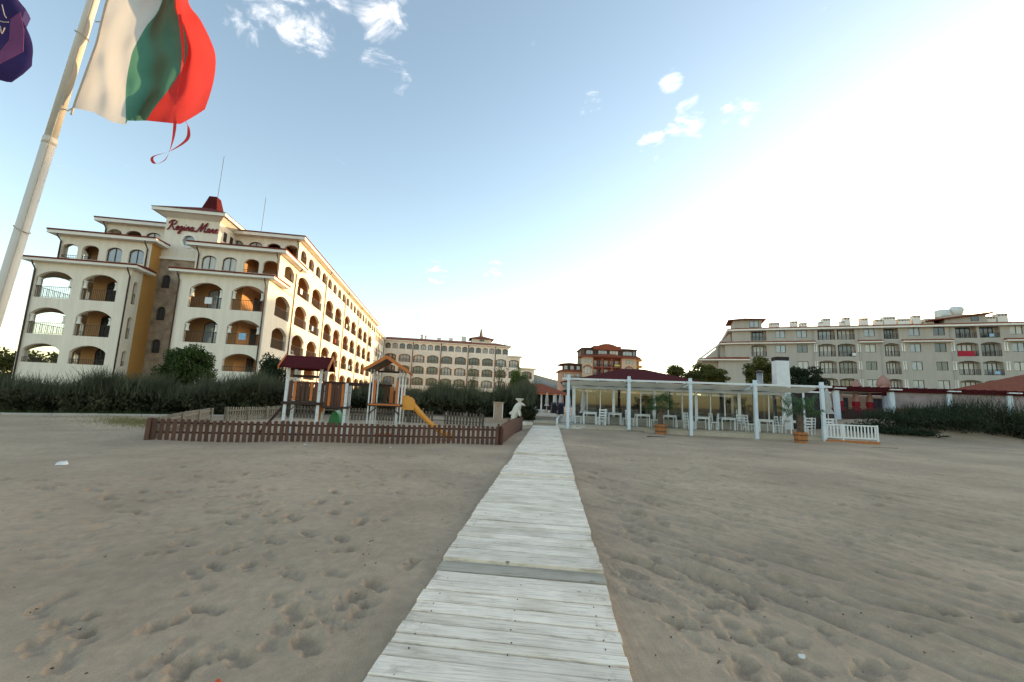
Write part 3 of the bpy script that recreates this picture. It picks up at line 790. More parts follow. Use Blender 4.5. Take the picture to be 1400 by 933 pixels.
    wall(F, MS, 6.1, 58.5, -.5, 2.2)
    for ri, (z0, z1, zs, zsp, rise, rh) in enumerate(srows):
        row(F, MS, 6.1, 58.5, z0, z1, bays, zs, zsp, rise, .3)
        O.poly([(-1.7, 6.1, z0), (-1.7, 58.4, z0), (-1.7, 58.4, z1), (-1.7, 6.1, z1)])
        F.box(-1.7, -.31, 6.2, 58.4, zs - .15, zs - .02)
        for bi, (a, b) in enumerate(bays):
            railing(h, 'R', 0, a + .01, .15, zs + .004, b - a - .02, rh, .16)
            for s_ in (a - .42, b + .42):
                O.poly([(-.31, s_, zs - .1), (-1.69, s_, zs - .1), (-1.69, s_, z1 - .05), (-.31, s_, z1 - .05)])
            window(h, 'R', -1.7, a + .25, -.07, zs - .02, 1.9, min(2.15, z1 - zs - .35), 0, 1, pane=rng.choice(['glass_pale', 'curtain_glass', 'curtain_glass', 'glass_dark']), name='balcony_door')
            if zs > 5 and rng.random() < .45: aircon(h, 'R', 0, a + 1.9, .75, zs)
            if zs > 5:
                column(h, -.16, a + .16, zs + .95, zsp + .05, .12); column(h, -.16, b - .16, zs + .95, zsp + .05, .12)
    small = []
    s = 7.0
    while s + 1.95 < 58: small.append((s, s + 1.9)); s += 2.715
    row(F, MS, 6.2, 58.5, 14.5, 17.05, small, 15.25, 16.05, .5, .3, 8)
    wall(F, MS, 6.1, 6.2, 14.1, 14.5)
    O.poly([(-1.5, 6.3, 14.5), (-1.5, 58.4, 14.5), (-1.5, 58.4, 17), (-1.5, 6.3, 17)])
    for k, (a, b) in enumerate(small):
        railing(h, 'R', 0, a + .01, .15, 15.254, b - a - .02, .45, .16)
        if k % 2 == 0: window(h, 'R', -1.5, a + .2, -.07, 14.9, 1.4, 1.75, 0, 1, pane=PANES[k % 5], name='balcony_door')
        O.poly([(-.31, b + .4, 14.6), (-1.49, b + .4, 14.6), (-1.49, b + .4, 17), (-.31, b + .4, 17)])
    for p in pipes:
        top = 14.1 if p < 7 else 17.0
        drainpipe(h, [(.6 if p > 7 else .6, p + .02, top), (.5, p + .02, top - .2), (.09, p + .02, top - .6), (.09, p + .02, .2)])
    for (s_, z_, w_, m_) in ((8.3, 11.95, .7, 'white_paint'), (13.5, 8.75, .6, 'blue_cloth'), (19.8, 5.75, .8, 'white_paint'), (24.6, 8.75, .6, 'parasol_red'), (30.5, 11.95, .7, 'white_paint'), (35.0, 5.75, .6, 'blue_cloth')):
        b = MB(); b.box(-.125, -.105, s_, s_ + w_, z_ + .05, z_ + .62); b.build('towel', m_, h)
    for (t_, z_, m_) in ((-4.9, 8.3, 'white_paint'), (-1.9, 5.4, 'blue_cloth')):
        b = MB(); b.box(t_, t_ + .55, .115, .135, z_ + .4, z_ + .97); b.build('towel', m_, h)
    # end section, a little lower
    wall(F, mapR(-.35), 58.5, 75.5, -.5, 1.5)
    ends = [(59.2, 61.9), (62.9, 65.6), (66.6, 69.3), (70.3, 73.0)]
    for (z0, z1, zs, zsp, rise) in ((1.5, 4.3, 1.75, 3.2, .5), (4.3, 7.3, 4.7, 6.2, .5), (7.3, 10.3, 7.7, 9.2, .5), (10.3, 13.6, 10.7, 12.2, .5)):
        row(F, mapR(-.35), 58.5, 75.5, z0, z1, ends, zs, zsp, rise, .3, 8)
        O.poly([(-1.8, 58.5, z0), (-1.8, 75.5, z0), (-1.8, 75.5, z1), (-1.8, 58.5, z1)])
        for a, b in ends:
            railing(h, 'R', -.35, a + .01, .15, zs + .004, b - a - .02, .95, .18)
            window(h, 'R', -1.8, a + .3, -.07, zs, 1.3, 2.0, 0, 1, pane='glass_dark', name='balcony_door')
    se = [(59.0 + 1.84 * k, 60.4 + 1.84 * k) for k in range(8)]
    row(F, mapR(-.35), 58.5, 75.5, 13.6, 16.1, se, 14.1, 15.2, .4, .3, 8)
    O.poly([(-1.5, 58.5, 13.6), (-1.5, 75.5, 13.6), (-1.5, 75.5, 16.1), (-1.5, 58.5, 16.1)])
    eave(h, [(.15, 58.55), (.15, 76.2)], [(-2.5, 58.55), (-2.5, 76.2)], 16.1, 17.1, .22)
    F.poly([(-.35, 58.5, -.5), (-8, 58.5, -.5), (-8, 58.5, 17), (-.35, 58.5, 17)])
    F.poly([(-17.6, 58.5, -.5), (-8, 58.5, -.5), (-8, 58.5, 17), (-17.6, 58.5, 17)])
    F.poly([(0, 6.2, 14.1), (-7, 6.2, 14.1), (-7, 1.8, 14.08), (0, 1.8, 14.08)])
    drainpipe(h, [(-.26, 66, 16.1), (-.26, 66, .2)]); drainpipe(h, [(-.26, 74.8, 16.1), (-.26, 74.8, .2)])
    # main eave and roof
    eave(h, [(-7.0, 5.6), (.65, 5.6), (.65, 59.0)], [(-7.0, 8.2), (-2.2, 8.2), (-2.2, 59.0)], 17.05, 17.95, .3)
    eave(h, [(-18.3, 59), (-18.3, 5.6), (-10.7, 5.6)], [(-15.4, 59), (-15.4, 8.2), (-10.7, 8.2)], 17.05, 17.95, .3)
    b = MB(); b.box(-15.5, -2.1, 8.4, 59, 17.0, 17.9); b.build('roof', 'roof_red', h)
    F.build('wall', 'cream_wall', h); O.build('balcony_wall', 'ochre_wall', h)
    # ---- tower
    st = MB(); M = mapF(3.1)
    ta, tb = -10.62, -6.1
    zz = [(-.5, 3.9), (3.9, 6.6), (6.6, 9.6), (9.6, 13.15)]
    wall(st, M, ta, tb, -.5, 3.9)
    for (z0, z1), zs in zip(zz[1:], (4.5, 7.45, 10.4)):
        row(st, M, ta, tb, z0, z1, [(-10.22, -9.52)], zs, zs + .9, .35, .3, 8)
        window(h, 'F', 3.1, -10.22, .2, zs + .003, .70, 1.25, .35, 1, pane='glass_dark')
    st.build('stone_wall', 'stone_cladding', h)
    tw = MB()
    wall(tw, M, ta, -9.3, 13.15, 17.1); wall(tw, M, -7.7, tb, 13.15, 17.1); wall(tw, M, -9.3, -7.7, 13.15, 14.2); wall(tw, M, -9.3, -7.7, 15.8, 17.1)
    n = 24; cx, cz = -8.5, 15.0
    for k in range(n):
        a0, a1 = 2 * math.pi * k / n, 2 * math.pi * (k + 1) / n
        sq = lambda a: (cx + .8 * max(-1, min(1, math.cos(a) * 1.4142)), cz + .8 * max(-1, min(1, math.sin(a) * 1.4142)))
        p0, p1 = sq(a0), sq(a1); c0 = (cx + .52 * math.cos(a0), cz + .52 * math.sin(a0)); c1 = (cx + .52 * math.cos(a1), cz + .52 * math.sin(a1))
        tw.poly([M(p0[0], 0, p0[1]), M(p1[0], 0, p1[1]), M(c1[0], 0, c1[1]), M(c0[0], 0, c0[1])])
        tw.poly([M(c0[0], 0, c0[1]), M(c1[0], 0, c1[1]), M(c1[0], .25, c1[1]), M(c0[0], .25, c0[1])])
    wall(tw, mapR(tb), 3.1, 9.0, 13.15, 17.1); wall(tw, mapL(ta), 3.1, 9.0, 13.15, 17.1); wall(tw, mapF(9.0), ta, tb, 13.15, 17.1)
    wall(tw, mapR(tb), 3.1, 9.0, 11, 13.15)
    tw.build('tower_wall', 'cream_wall', h)
    b = MB()
    for k in range(n):
        a0, a1 = 2 * math.pi * k / n, 2 * math.pi * (k + 1) / n
        f = lambda r, a, y: (cx + r * math.cos(a), y, cz + r * math.sin(a))
        b.poly([f(.70, a0, 3.04), f(.70, a1, 3.04), f(.52, a1, 3.04), f(.52, a0, 3.04)]); b.poly([f(.70, a0, 3.04), f(.70, a0, 3.1), f(.70, a1, 3.1), f(.70, a1, 3.04)]); b.poly([f(.52, a0, 3.04), f(.52, a1, 3.04), f(.52, a1, 3.3), f(.52, a0, 3.3)])
    w_ = b.build('round_window', 'white_trim', h)
    b = MB(); b.poly([(cx + .53 * math.cos(2 * math.pi * k / n), 3.27, cz + .53 * math.sin(2 * math.pi * k / n)) for k in range(n)]); b.build('pane', 'glass_pale', w_)
    b = MB(); b.box(ta - .002, tb + .12, 2.95, 3.098, 13.1, 13.32); b.build('cornice', 'white_trim', h)
    window(h, 'R', tb, 4.0, -.05, 15.6, .5, .9, 0, 1); window(h, 'R', tb, 5.2, -.05, 15.6, .5, .9, 0, 1); window(h, 'R', tb, 6.4, -.05, 15.6, .5, .9, 0, 1)
    b = MB(); b.box(ta - .85, tb + .75, 2.3, 9.8, 17.45, 17.75)
    b.hexa([(ta, 3.1, 17.08), (tb, 3.1, 17.08), (tb, 9, 17.08), (ta, 9, 17.08)], [(ta - .6, 2.5, 17.449), (tb + .55, 2.5, 17.449), (tb + .55, 9.6, 17.449), (ta - .6, 9.6, 17.449)])
    b.build('cornice', 'white_trim', h)
    rf = hip_roof(h, ta - .92, tb + .82, 2.22, 9.88, 17.753, 1.55, 'y')
    b = MB(); b.hexa([(-9.2, 4.9, 18.2), (-7.4, 4.9, 18.2), (-7.4, 6.9, 18.2), (-9.2, 6.9, 18.2)], [(-8.65, 5.5, 20.6), (-7.95, 5.5, 20.6), (-7.95, 6.3, 20.6), (-8.65, 6.3, 20.6)])
    b.build('steeple', 'roof_wine', h)
    b = MB(); b.tube([(-8.1, 5.9, 20.55), (-8.05, 5.9, 25.2)], .022, 5); b.build('lightning_rod', 'rail_iron', h)
    b = MB(); b.tube([(-5.0, 9, 17.9), (-4.95, 9, 22.6)], .022, 5); b.build('lightning_rod', 'rail_iron', h)
    b = MB(); b.box(-4.5, -3.2, 8.8, 9.8, 17.9, 18.35); b.build('roof_hatch', 'white_trim', h)
    # ---- lettering: flowing strokes
    sg = letter_strokes(); sg.parent = h; sg.location = (-10.40, 3.02, 15.95); sg.scale = (.90, 1, .92)
    return h
def letter_strokes():
    # script letters as pen strokes: x advance, y height (x-height .42, capitals 1)
    S = []
    def st(pts, ox): S.append([(ox + x, y) for x, y in pts])
    def e(o): st([(0, .2), (.2, .27), (.24, .38), (.15, .43), (.05, .3), (.06, .1), (.17, .02), (.32, .12)], o)
    def a(o): st([(.24, .38), (.12, .42), (.02, .25), (.05, .05), (.15, .04), (.24, .2), (.26, .4), (.25, .08), (.31, .02), (.38, .1)], o)
    def n(o): st([(0, .1), (.06, .4), (.06, .02), (.1, .25), (.2, .42), (.26, .35), (.26, .08), (.31, .02), (.38, .1)], o)
    def r(o): st([(0, .1), (.07, .42), (.1, .36), (.18, .38), (.17, .08), (.23, .02), (.3, .1)], o)
    st([(-.05, .62), (.02, .82), (.25, .95), (.2, .5), (.1, .05), (-.02, 0)], 0)
    st([(.05, .9), (.3, 1.0), (.58, .88), (.52, .62), (.25, .5), (.42, .3), (.58, .02), (.75, .08)], 0)
    e(.72)
    st([(.24, .38), (.12, .42), (.02, .25), (.06, .06), (.18, .08), (.26, .4), (.22, -.2), (.1, -.36), (.02, -.25), (.2, -.05), (.38, .1)], 1.06)
    st([(0, .1), (.06, .4), (.05, .1), (.11, .02), (.2, .1)], 1.46); st([(.09, .58), (.12, .6)], 1.46)
    n(1.68); a(2.08)
    o = 2.68
    st([(-.15, .12), (-.1, 0), (.05, .05), (.22, .5), (.34, .95), (.36, .5), (.36, .05), (.55, .55), (.78, .98), (.74, .5), (.72, .1), (.8, .02), (.92, .1)], o)
    a(o + .95); r(o + 1.36); e(o + 1.68)
    m = MB()
    for s in S:
        # smooth
        P = [Vector((x + y * .22, 0, y)) for x, y in s]
        Q = []
        for k in range(len(P) - 1):
            p0, p1, p2, p3 = P[max(k - 1, 0)], P[k], P[k + 1], P[min(k + 2, len(P) - 1)]
            for q in range(4):
                t = q / 4; Q.append(.5 * ((2 * p1) + (p2 - p0) * t + (2 * p0 - 5 * p1 + 4 * p2 - p3) * t * t + (3 * p1 - p0 - 3 * p2 + p3) * t ** 3))
        Q.append(P[-1]); m.tube(Q, .058, 6)
    return m.build('sign_lettering', 'letter_red')
hotel_a()

# ------------------------------------------------------------------ second hotel wing across the garden
def hotel_b():
    h = thing('hotel', 'distant cream hotel wing with rows of arched windows and red tiled roof', 'hotel', (-33.25, 111.06, 0), R(9))
    F = MB(); O = MB(); M = mapF(0)
    cols = [(-.1 + 3.68 * k, 2.92 + 3.68 * k) for k in range(9)]
    zrows = [(1.4, 4.3, 1.75, 3.35, .5), (4.3, 7.3, 4.7, 6.3, .5), (7.3, 10.3, 7.7, 9.3, .5), (10.3, 13.5, 10.7, 12.3, .5)]
    wall(F, M, -.6, 40.2, -.5, 1.4)
    for ri, (z0, z1, zs, zsp, rise) in enumerate(zrows):
        cc = list(cols)
        u1 = 32.75
        if ri <= 3: cc.append((33.05, 35.9)); u1 = 36.1
        if ri <= 2: cc.append((36.6, 39.6)); u1 = 40.2
        row(F, M, -.6, u1, z0, z1, cc, zs, zsp, rise, .45, 8)
        for k, (a, b) in enumerate(cc):
            window(h, 'F', 0, a + .3, .5, zs, b - a - .6, zsp + rise - zs - .06, .4, 2, pane=('glass_dark', 'glass_dark', 'glass_pale', 'glass_dark', 'glass_dark', 'curtain_glass', 'glass_dark')[(k * 3 + ri * 2) % 7])
            O.poly([(a - .1, .56, zs - .2), (b + .1, .56, zs - .2), (b + .1, .56, z1), (a - .1, .56, z1)])
            railing(h, 'F', 0, a + .01, .2, zs + .004, b - a - .02, .85, .3, bar=.02)
    wall(F, M, 32.75, 36.1, 13.5, 13.55)
    sm = [(-.1 + 1.84 * k, 1.32 + 1.84 * k) for k in range(18)]
    row(F, M, -.6, 32.75, 13.5, 16.15, sm, 14.1, 15.2, .42, .4, 8)
    for k, (a, b) in enumerate(sm):
        window(h, 'F', 0, a + .1, .42, 14.1, b - a - .2, 1.46, .35, 1, pane=('glass_dark', 'glass_dark', 'glass_pale')[(k * 5 + k // 3) % 3])
        O.poly([(a - .1, .5, 13.9), (b + .1, .5, 13.9), (b + .1, .5, 15.9), (a - .1, .5, 15.9)])
    for x, z1 in ((32.75, 16.15), (36.1, 13.5), (40.2, 10.4)):
        wall(F, mapR(x), 0, 14, -.5, z1)
    F.build('wall', 'cream_wall', h); O.build('balcony_wall', 'ochre_wall', h)
    eave(h, [(-.6, -.6), (33.4, -.6), (33.4, 14)], [(-.6, 6), (30, 6), (30, 14)], 16.15, 17.9, .2, 'roof_terracotta')
    eave(h, [(32.76, -.5), (36.6, -.5), (36.6, 14)], [(32.76, 3), (34, 3), (34, 14)], 13.5, 14.0, .2, 'roof_terracotta')
    eave(h, [(36.11, -.5), (40.7, -.5), (40.7, 14)], [(36.11, 3), (38, 3), (38, 14)], 10.35, 10.9, .2, 'roof_terracotta')
    b = MB(); b.box(-.6, 30, 6, 14, 16, 17.85); b.build('roof', 'roof_terracotta', h)
    b = MB(); b.box(22.9, 28.3, 4, 9, 17.0, 18.6); b.build('turret_wall', 'cream_wall', h)
    window(h, 'F', 4, 25.0, -.05, 17.9, 1.3, .5, 0, 1)
    hip_roof(h, 22.1, 29.1, 3.2, 9.8, 18.6, 1.2, 'x', 'roof_terracotta')
    b = MB(); b.tube([(25.6, 6.5, 19.4), (25.6, 6.5, 21.8)], [.55, .2], 4); b.build('steeple', 'pipe_brown', h)
    for x, w, z in ((8.5, .7, 18.9), (9.7, .5, 18.7), (16.5, 1.0, 18.4), (20, 1.3, 19.1), (13.2, 1.0, 18.3)):
        b = MB(); b.box(x, x + w, 6, 7, 17.5, z); b.box(x - .1, x + w + .1, 5.9, 7.1, z + .003, z + .2); b.build('chimney', 'white_trim', h)
    for x in (1.2, 13, 24):
        b = MB(); b.tube([(x + 6, 8, 17.8), (x + 6, 8, 26)], .03, 4); b.build('lightning_rod', 'rail_iron', h)
    b = MB(); b.tube([(32.2, 3, 16.8), (32.3, 3, 18.3)], .09, 5); b.tube([(31.4, 3, 17.0), (32.2, 3, 17.3)], .07, 5); b.build('antenna', 'rail_iron', h)
    for x in (7.1, 14.5, 21.8, 29.2): drainpipe(h, [(x, -.1, 16.1), (x, -.1, .2)], .09)
hotel_b()
# ------------------------------------------------------------------ brown apartment house far behind the restaurant
def house_c():
    h = thing('apartment_house', 'distant brown and tan apartment house with tiered red roofs and dark balconies', 'building', (33, 140, 0))
    P = MB(); M = mapF(0)
    # projecting bays
    for a, b in ((-9.3, -6.0), (3.6, 8.5)):
        c = (a + b) / 2; T = MB()
        wall(T, M, a, b, -.5, 11.2)
        ops = [(c - 1.35, c - .65), (c - .35, c + .35), (c + .65, c + 1.35)]
        row(T, M, a, b, 14.8, 17.0, ops, 15.2, 16.4, 0, .25)
        cell(T, M, a, b, 11.2, 14.8, c - 1.0, c + 1.0, 11.6, 13.2, .7, .25)
        for u0, u1 in ops: window(h, 'F', 0, u0, .15, 15.2, u1 - u0, 1.2, 0, 0, pane='glass_pale')
        window(h, 'F', 0, c - 1, .15, 11.6, 2.0, 2.28, .68, 1, .62, pane='curtain_glass')
        b2 = MB(); b2.tube([(c - 1.5, -.1, 13.3), (c - 1.0, -.12, 13.95), (c, -.12, 14.35), (c + 1.0, -.12, 13.95), (c + 1.5, -.1, 13.3)], .17, 5); b2.build('window_hood', 'red_paint_wall', h)
        T.poly([(a, 0, -.5), (a, 4, -.5), (a, 4, 17), (a, 0, 17)]); T.poly([(b, 0, -.5), (b, 4, -.5), (b, 4, 17), (b, 0, 17)])
        T.build('bay_wall', 'tan_wall', h)
    # recessed balconies between them
    P.poly([(-6, 2.2, -.5), (3.6, 2.2, -.5), (3.6, 2.2, 17.5), (-6, 2.2, 17.5)])
    P.poly([(-9.3, 4, 0), (9.6, 4, 0), (9.6, 4, 20), (-9.3, 4, 20)])
    P.build('wall', 'red_paint_wall', h)
    for z in (5.0, 8.0, 11.0, 14.0):
        b = MB(); b.box(-5.98, 3.58, .15, 2.19, z - .25, z); b.build('balcony_slab', 'red_paint_wall', h)
        railing(h, 'F', 0, -5.95, .25, z + .003, 9.5, 1.0, .35, 'brown_frame', .05)
        for k in range(5):
            u = -5.5 + 1.85 * k
            window(h, 'F', 2.2, u, -.06, z + .01, 1.25, 2.3, 0, 1, pane=PANES[(k + int(z)) % 3 + 0] if k % 2 else 'curtain_glass', name='balcony_door')
    for u in (-5.95, -3.0, .2, 3.3):
        b = MB(); b.box(u, u + .3, .02, .34, 0, 17.2); b.build('pillar', 'red_paint_wall', h)
    b = MB(); b.box(1.3, 3.1, .19, .22, 14.35, 14.85); b.build('banner', 'yellow_banner', h)
    # skirt roof, attic, top roof
    eave(h, [(-10.4, 4), (-10.4, -.8), (9.7, -.8), (9.7, 4)], [(-9.0, 4), (-9.0, 1.6), (8.8, 1.6), (8.8, 4)], 17.0, 18.1, .15, 'roof_terracotta', 'red_paint_wall')
    b = MB(); b.hexa([(-6.2, -1.4, 17.25), (3.9, -1.4, 17.25), (3.9, 1, 17.25), (-6.2, 1, 17.25)], [(-3.5, .5, 18.35), (1.4, .5, 18.35), (1.4, 1, 18.35), (-3.5, 1, 18.35)]); b.build('roof', 'roof_terracotta', h)
    A = MB(); wall(A, mapF(1.5), -8.9, 9.0, 17.3, 20.2); wall(A, mapR(9.0), 1.5, 14, 15, 20.2); wall(A, mapL(-8.9), 1.5, 14, 15, 20.2); A.build('attic_wall', 'brown_frame', h)
    for u, w in ((-8.0, 2.3), (-3.9, 2.9), (-.1, 2.9), (4.3, 3.2), (7.7, .9)):
        window(h, 'F', 1.5, u, -.07, 18.1, w, 1.5, .35 if u in (-8.0, 4.3) else 0, 2, pane='glass_pale' if u != -.1 else 'curtain_glass')
    b = MB(); b.hexa([(-9.6, .9, 20.2), (9.8, .9, 20.2), (9.8, 15, 20.2), (-9.6, 15, 20.2)], [(-7, 4, 20.75), (7, 4, 20.75), (7, 12, 20.75), (-7, 12, 20.75)]); b.build('roof', 'roof_terracotta', h)
    g = MB(); prof = [(-5.6, 19.7), (3.6, 19.7), (3.6, 21.0), (2.2, 21.05), (.8, 21.6), (-.5, 21.8), (-1.5, 21.8), (-2.8, 21.6), (-4.2, 21.05), (-5.6, 21.0)]
    g.hexa([(x, .8, z) for x, z in prof], [(x, 6, z) for x, z in prof]); g.build('gable', 'roof_terracotta', h)
    # lower wing on the left, right wing with orange sunlight put into its wall colour
    W = MB(); wall(W, mapF(2), -16.2, -9.3, -.5, 12.3); wall(W, mapL(-16.2), 2, 12, -.5, 12.3); W.build('wing_wall', 'pink_wall', h)
    A = MB(); wall(A, mapF(2.2), -15.8, -9.0, 12.3, 14.6); A.build('attic_wall', 'brown_frame', h)
    for k in range(3):
        window(h, 'F', 2.2, -15.2 + 2.1 * k, -.07, 12.75, 1.2, 1.35, 0, 1, pane='glass_pale')
        window(h, 'F', 2, -15.3 + 2.1 * k, -.07, 9.7, 1.2, 1.7, 0, 1, pane='curtain_glass')
    b = MB(); b.box(-13.2, -9.3, .9, 1.99, 9.4, 9.6); b.build('balcony_slab', 'red_paint_wall', h)
    railing(h, 'F', 1, -13.2, 0, 9.6, 3.9, 1.0, .35, 'brown_frame', .05)
    eave(h, [(-16.9, 12), (-16.9, 1.2), (-9.1, 1.2)], [(-15.7, 12), (-15.7, 2.1), (-9.1, 2.1)], 12.1, 12.7, .15, 'roof_terracotta', 'red_paint_wall')
    hip_roof(h, -16.6, -8.8, 1.3, 12, 14.6, .9, 'x', 'roof_terracotta')
    w2 = MB(); w2.box(9.1, 11.2, 6, 16, -.5, 18.0); w2.box(11.2, 12.2, 8, 16, -.5, 13.0); w2.build('wing_wall', 'orange_wall', h)
    for z in (12.2, 14.5, 16.7):
        b = MB(); b.box(9.2, 11.9, 5.0, 5.99, z, z + .9); b.build('balcony_parapet', 'orange_wall', h)
    hip_roof(h, 8.9, 11.6, 5.5, 16, 18.0, .9, 'y', 'roof_terracotta')
house_c()

# ------------------------------------------------------------------ grey-white apartment block on the right
def house_d():
    h = thing('apartment_block', 'long grey-white apartment block with roof chimneys and arched balconies on the right', 'building', (58.74, 68.0, 0), R(-22))
    F = MB(); M = mapF(0); U1 = 20.0; UE = 74.0
    wins = [(-13.75, -12.25), (-10.6, -9.05), (-1.2, .25), (4.6, 5.95), (7.6, 9.0), (16.4, 17.8)]
    archs = [(-17.5, -15.1), (-7.55, -5.1), (-4.85, -2.4), (1.4, 3.3), (10.2, 12.7), (13.0, 15.3)]
    def storey(z0, z1, zw, ha, left, rise=.3, arch_h=2.15):
        ops = sorted([(a, b, 'w') for a, b in wins if a > left] + [(a, b, 'a') for a, b in archs if a > left])
        cuts = [left] + [(ops[i][1] + ops[i + 1][0]) / 2 for i in range(len(ops) - 1)] + [U1]
        for i, (a, b, k) in enumerate(ops):
            if k == 'w':
                cell(F, M, cuts[i], cuts[i + 1], z0, z1, a, b, zw, zw + 1.35, 0, .2)
                window(h, 'F', 0, a, .12, zw + .003, b - a, 1.345, 0, 1, pane=rng.choice(['glass_pale', 'curtain_glass', 'glass_pale', 'glass_dark']))
            else:
                rs = rise
                cell(F, M, cuts[i], cuts[i + 1], z0, z1, a, b, ha, ha + arch_h - rs, rs, .9, 8)
                window(h, 'F', 0, a + .35, .86, ha + .02, b - a - .7, 1.9, 0, 2, pane=rng.choice(['glass_pale', 'curtain_glass', 'glass_dark']), name='balcony_door')
                F.poly([M(a, .9, ha), M(b, .9, ha), M(b, .9, ha + 2.2), M(a, .9, ha + 2.2)])
                railing(h, 'F', 0, a + .01, .12, ha + .004, b - a - .02, .85, .22, bar=.02)
    wall(F, M, -25.4, UE, -.5, 2.4)
    storey(2.4, 5.2, 3.1, 2.5, -25.4); storey(5.2, 8.0, 5.95, 5.3, -25.4); storey(8.0, 10.75, 8.85, 8.2, -22.8); storey(10.75, 13.6, 11.7, 11.03, -21.6)
    storey(13.6, 15.7, 14.3, 13.85, -20.4, 0, 1.7)
    wall(F, M, U1, UE, 2.4, 15.7)
    for z0, z1, a in ((-.5, 8.0, -25.4), (8.0, 10.75, -22.8), (10.75, 13.6, -21.6), (13.6, 15.7, -20.4)): wall(F, mapL(a), 0, 14, z0, z1)
    wall(F, mapF(14), -20.4, UE, -.5, 15.7); wall(F, mapR(UE), 0, 14, -.5, 15.7)
    F.build('wall', 'grey_wall', h)
    # slim twin columns beside balconies
    for u in (-7.95, -1.95, 3.75, 9.75, 15.75):
        for z in (8.9, 6.0, 11.8):
            for q in (0, .28): column(h, u + q - .14, -.05, z, z + 1.3, .09)
    # roofs
    eave(h, [(-21.2, 14), (-21.2, -.7), (UE + .6, -.7)], [(-17.5, 14), (-17.5, 4.5), (UE + .6, 4.5)], 15.62, 17.0, .28, 'roof_terracotta')
    b = MB(); b.box(-17.5, UE, 4.5, 13.8, 15.8, 16.95); b.build('roof', 'roof_terracotta', h)
    for a, b2 in ((-22.6, -8.0), (-2.05, 1.1), (3.6, 9.7), (15.65, 21)):
        eave(h, [(a, -.75), (b2, -.75)], [(a, -.002), (b2, -.002)], 13.25, 13.75, .2, 'roof_terracotta')
    eave(h, [(-22.6, 14), (-22.6, -.76), (-21.5, -.76)], [(-20.5, 14), (-20.5, -.003), (-20.5, -.003)], 13.2, 13.7, .2, 'roof_terracotta')
    eave(h, [(-26.2, 14), (-26.2, -.8), (-17.9, -.8)], [(-22.9, 14), (-22.9, -.003), (-17.9, -.003)], 10.3, 10.95, .22, 'roof_terracotta')
    # roof slope between the stepped left corners
    b = MB()
    for (x0, z0, x1, z1) in ((-26.3, 10.3, -22.5, 13.3), (-22.7, 13.2, -21.1, 15.7)):
        b.hexa([(x0, 1.2, z0), (x1, 1.2, z1), (x1, 2.2, z1), (x0, 2.2, z0)], [(x0, 1.2, z0 + .35), (x1, 1.2, z1 + .35), (x1, 2.2, z1 + .35), (x0, 2.2, z0 + .35)])
    b.build('stair_roof', 'white_trim', h)
    b = MB()
    b.hexa([(-25.4, 1.3, 8.0), (-22.4, 1.3, 8.0), (-22.4, 1.3, 13.2), (-25.4, 1.3, 10.6)], [(-25.4, 2.1, 8.0), (-22.4, 2.1, 8.0), (-22.4, 2.1, 13.2), (-25.4, 2.1, 10.6)])
    b.hexa([(-22.8, 1.3, 10.8), (-20.6, 1.3, 10.8), (-20.6, 1.3, 15.6), (-22.8, 1.3, 13.2)], [(-22.8, 2.1, 10.8), (-20.6, 2.1, 10.8), (-20.6, 2.1, 15.6), (-22.8, 2.1, 13.2)])
    b.build('stair_wall', 'grey_wall', h)
    # little roof house on the left, tank house on the right
    b = MB(); b.box(-20.0, -15.4, 2, 7, 16.2, 18.0); b.build('roof_house_wall', 'grey_wall', h)
    window(h, 'F', 2, -17.4, -.05, 16.6, 1.5, 1.2, 0, 1, pane='glass_pale')
    hip_roof(h, -20.9, -14.7, 1.2, 7.8, 18.0, .85, 'x', 'roof_terracotta')
    b = MB(); b.box(10.2, 15.2, 2.5, 8, 16.0, 18.0); b.build('roof_house_wall', 'grey_wall', h)
    b = MB(); b.hexa([(8.0, 1.8, 17.0), (15.9, 1.8, 18.003), (15.9, 8.6, 18.003), (8.0, 8.6, 17.0)], [(8.0, 1.8, 17.12), (15.9, 1.8, 18.2), (15.9, 8.6, 18.2), (8.0, 8.6, 17.12)]); b.build('roof', 'roof_terracotta', h)
    window(h, 'F', 2.5, 13.4, -.05, 16.9, .9, .75, 0, 0)
    # tanks
    b = MB(); b.lathe([(.9, 17.9), (.95, 18.0), (.95, 19.0), (.8, 19.15), (.2, 19.2)], 18, (10.9, 4.5)); b.build('water_tank', 'tank_white', h, True)
    b = MB(); b.tube([(12.0, 4.6, 18.9), (12.2, 4.6, 18.95), (13.3, 4.6, 18.95), (13.5, 4.6, 18.9)], [.55, .8, .8, .55], 18); b.build('water_tank', 'tank_white', h, True)
    # chimneys with slotted caps
    def chim(x, w, z, dx=0):
        b = MB(); b.box(x, x + w, 3.2, 4.4, 16.2, z)
        n = max(2, int(w / .35))
        for k in range(n + 1):
            q = x + (w - .1) * k / n; b.box(q, q + .1, 3.2, 4.4, z + .002, z + .25)
        b.box(x - .08, x + w + .08, 3.1, 4.5, z + .252, z + .38); b.build('chimney', 'white_trim', h)
    for x, w, z in ((-13.9, 1.5, 17.2), (-10.6, 1.0, 17.4), (-9.2, 1.0, 17.05), (-6.3, .5, 17.2), (-5.8, 1.1, 17.7), (-3.2, .5, 17.2), (-2.8, .9, 17.8), (-.4, 1.0, 17.6), (1.6, 1.0, 17.3), (2.7, 1.6, 17.7), (4.6, 1.6, 17.3), (6.6, 1.0, 17.8), (8.0, 1.2, 17.2), (15.6, 1.1, 17.3), (16.9, 1.2, 17.7)):
        chim(x, w, z)
    # pieces on balconies
    b = MB(); b.box(10.3, 12.2, -.03, .08, 11.05, 11.85); b.build('banner', 'banner_red', h)
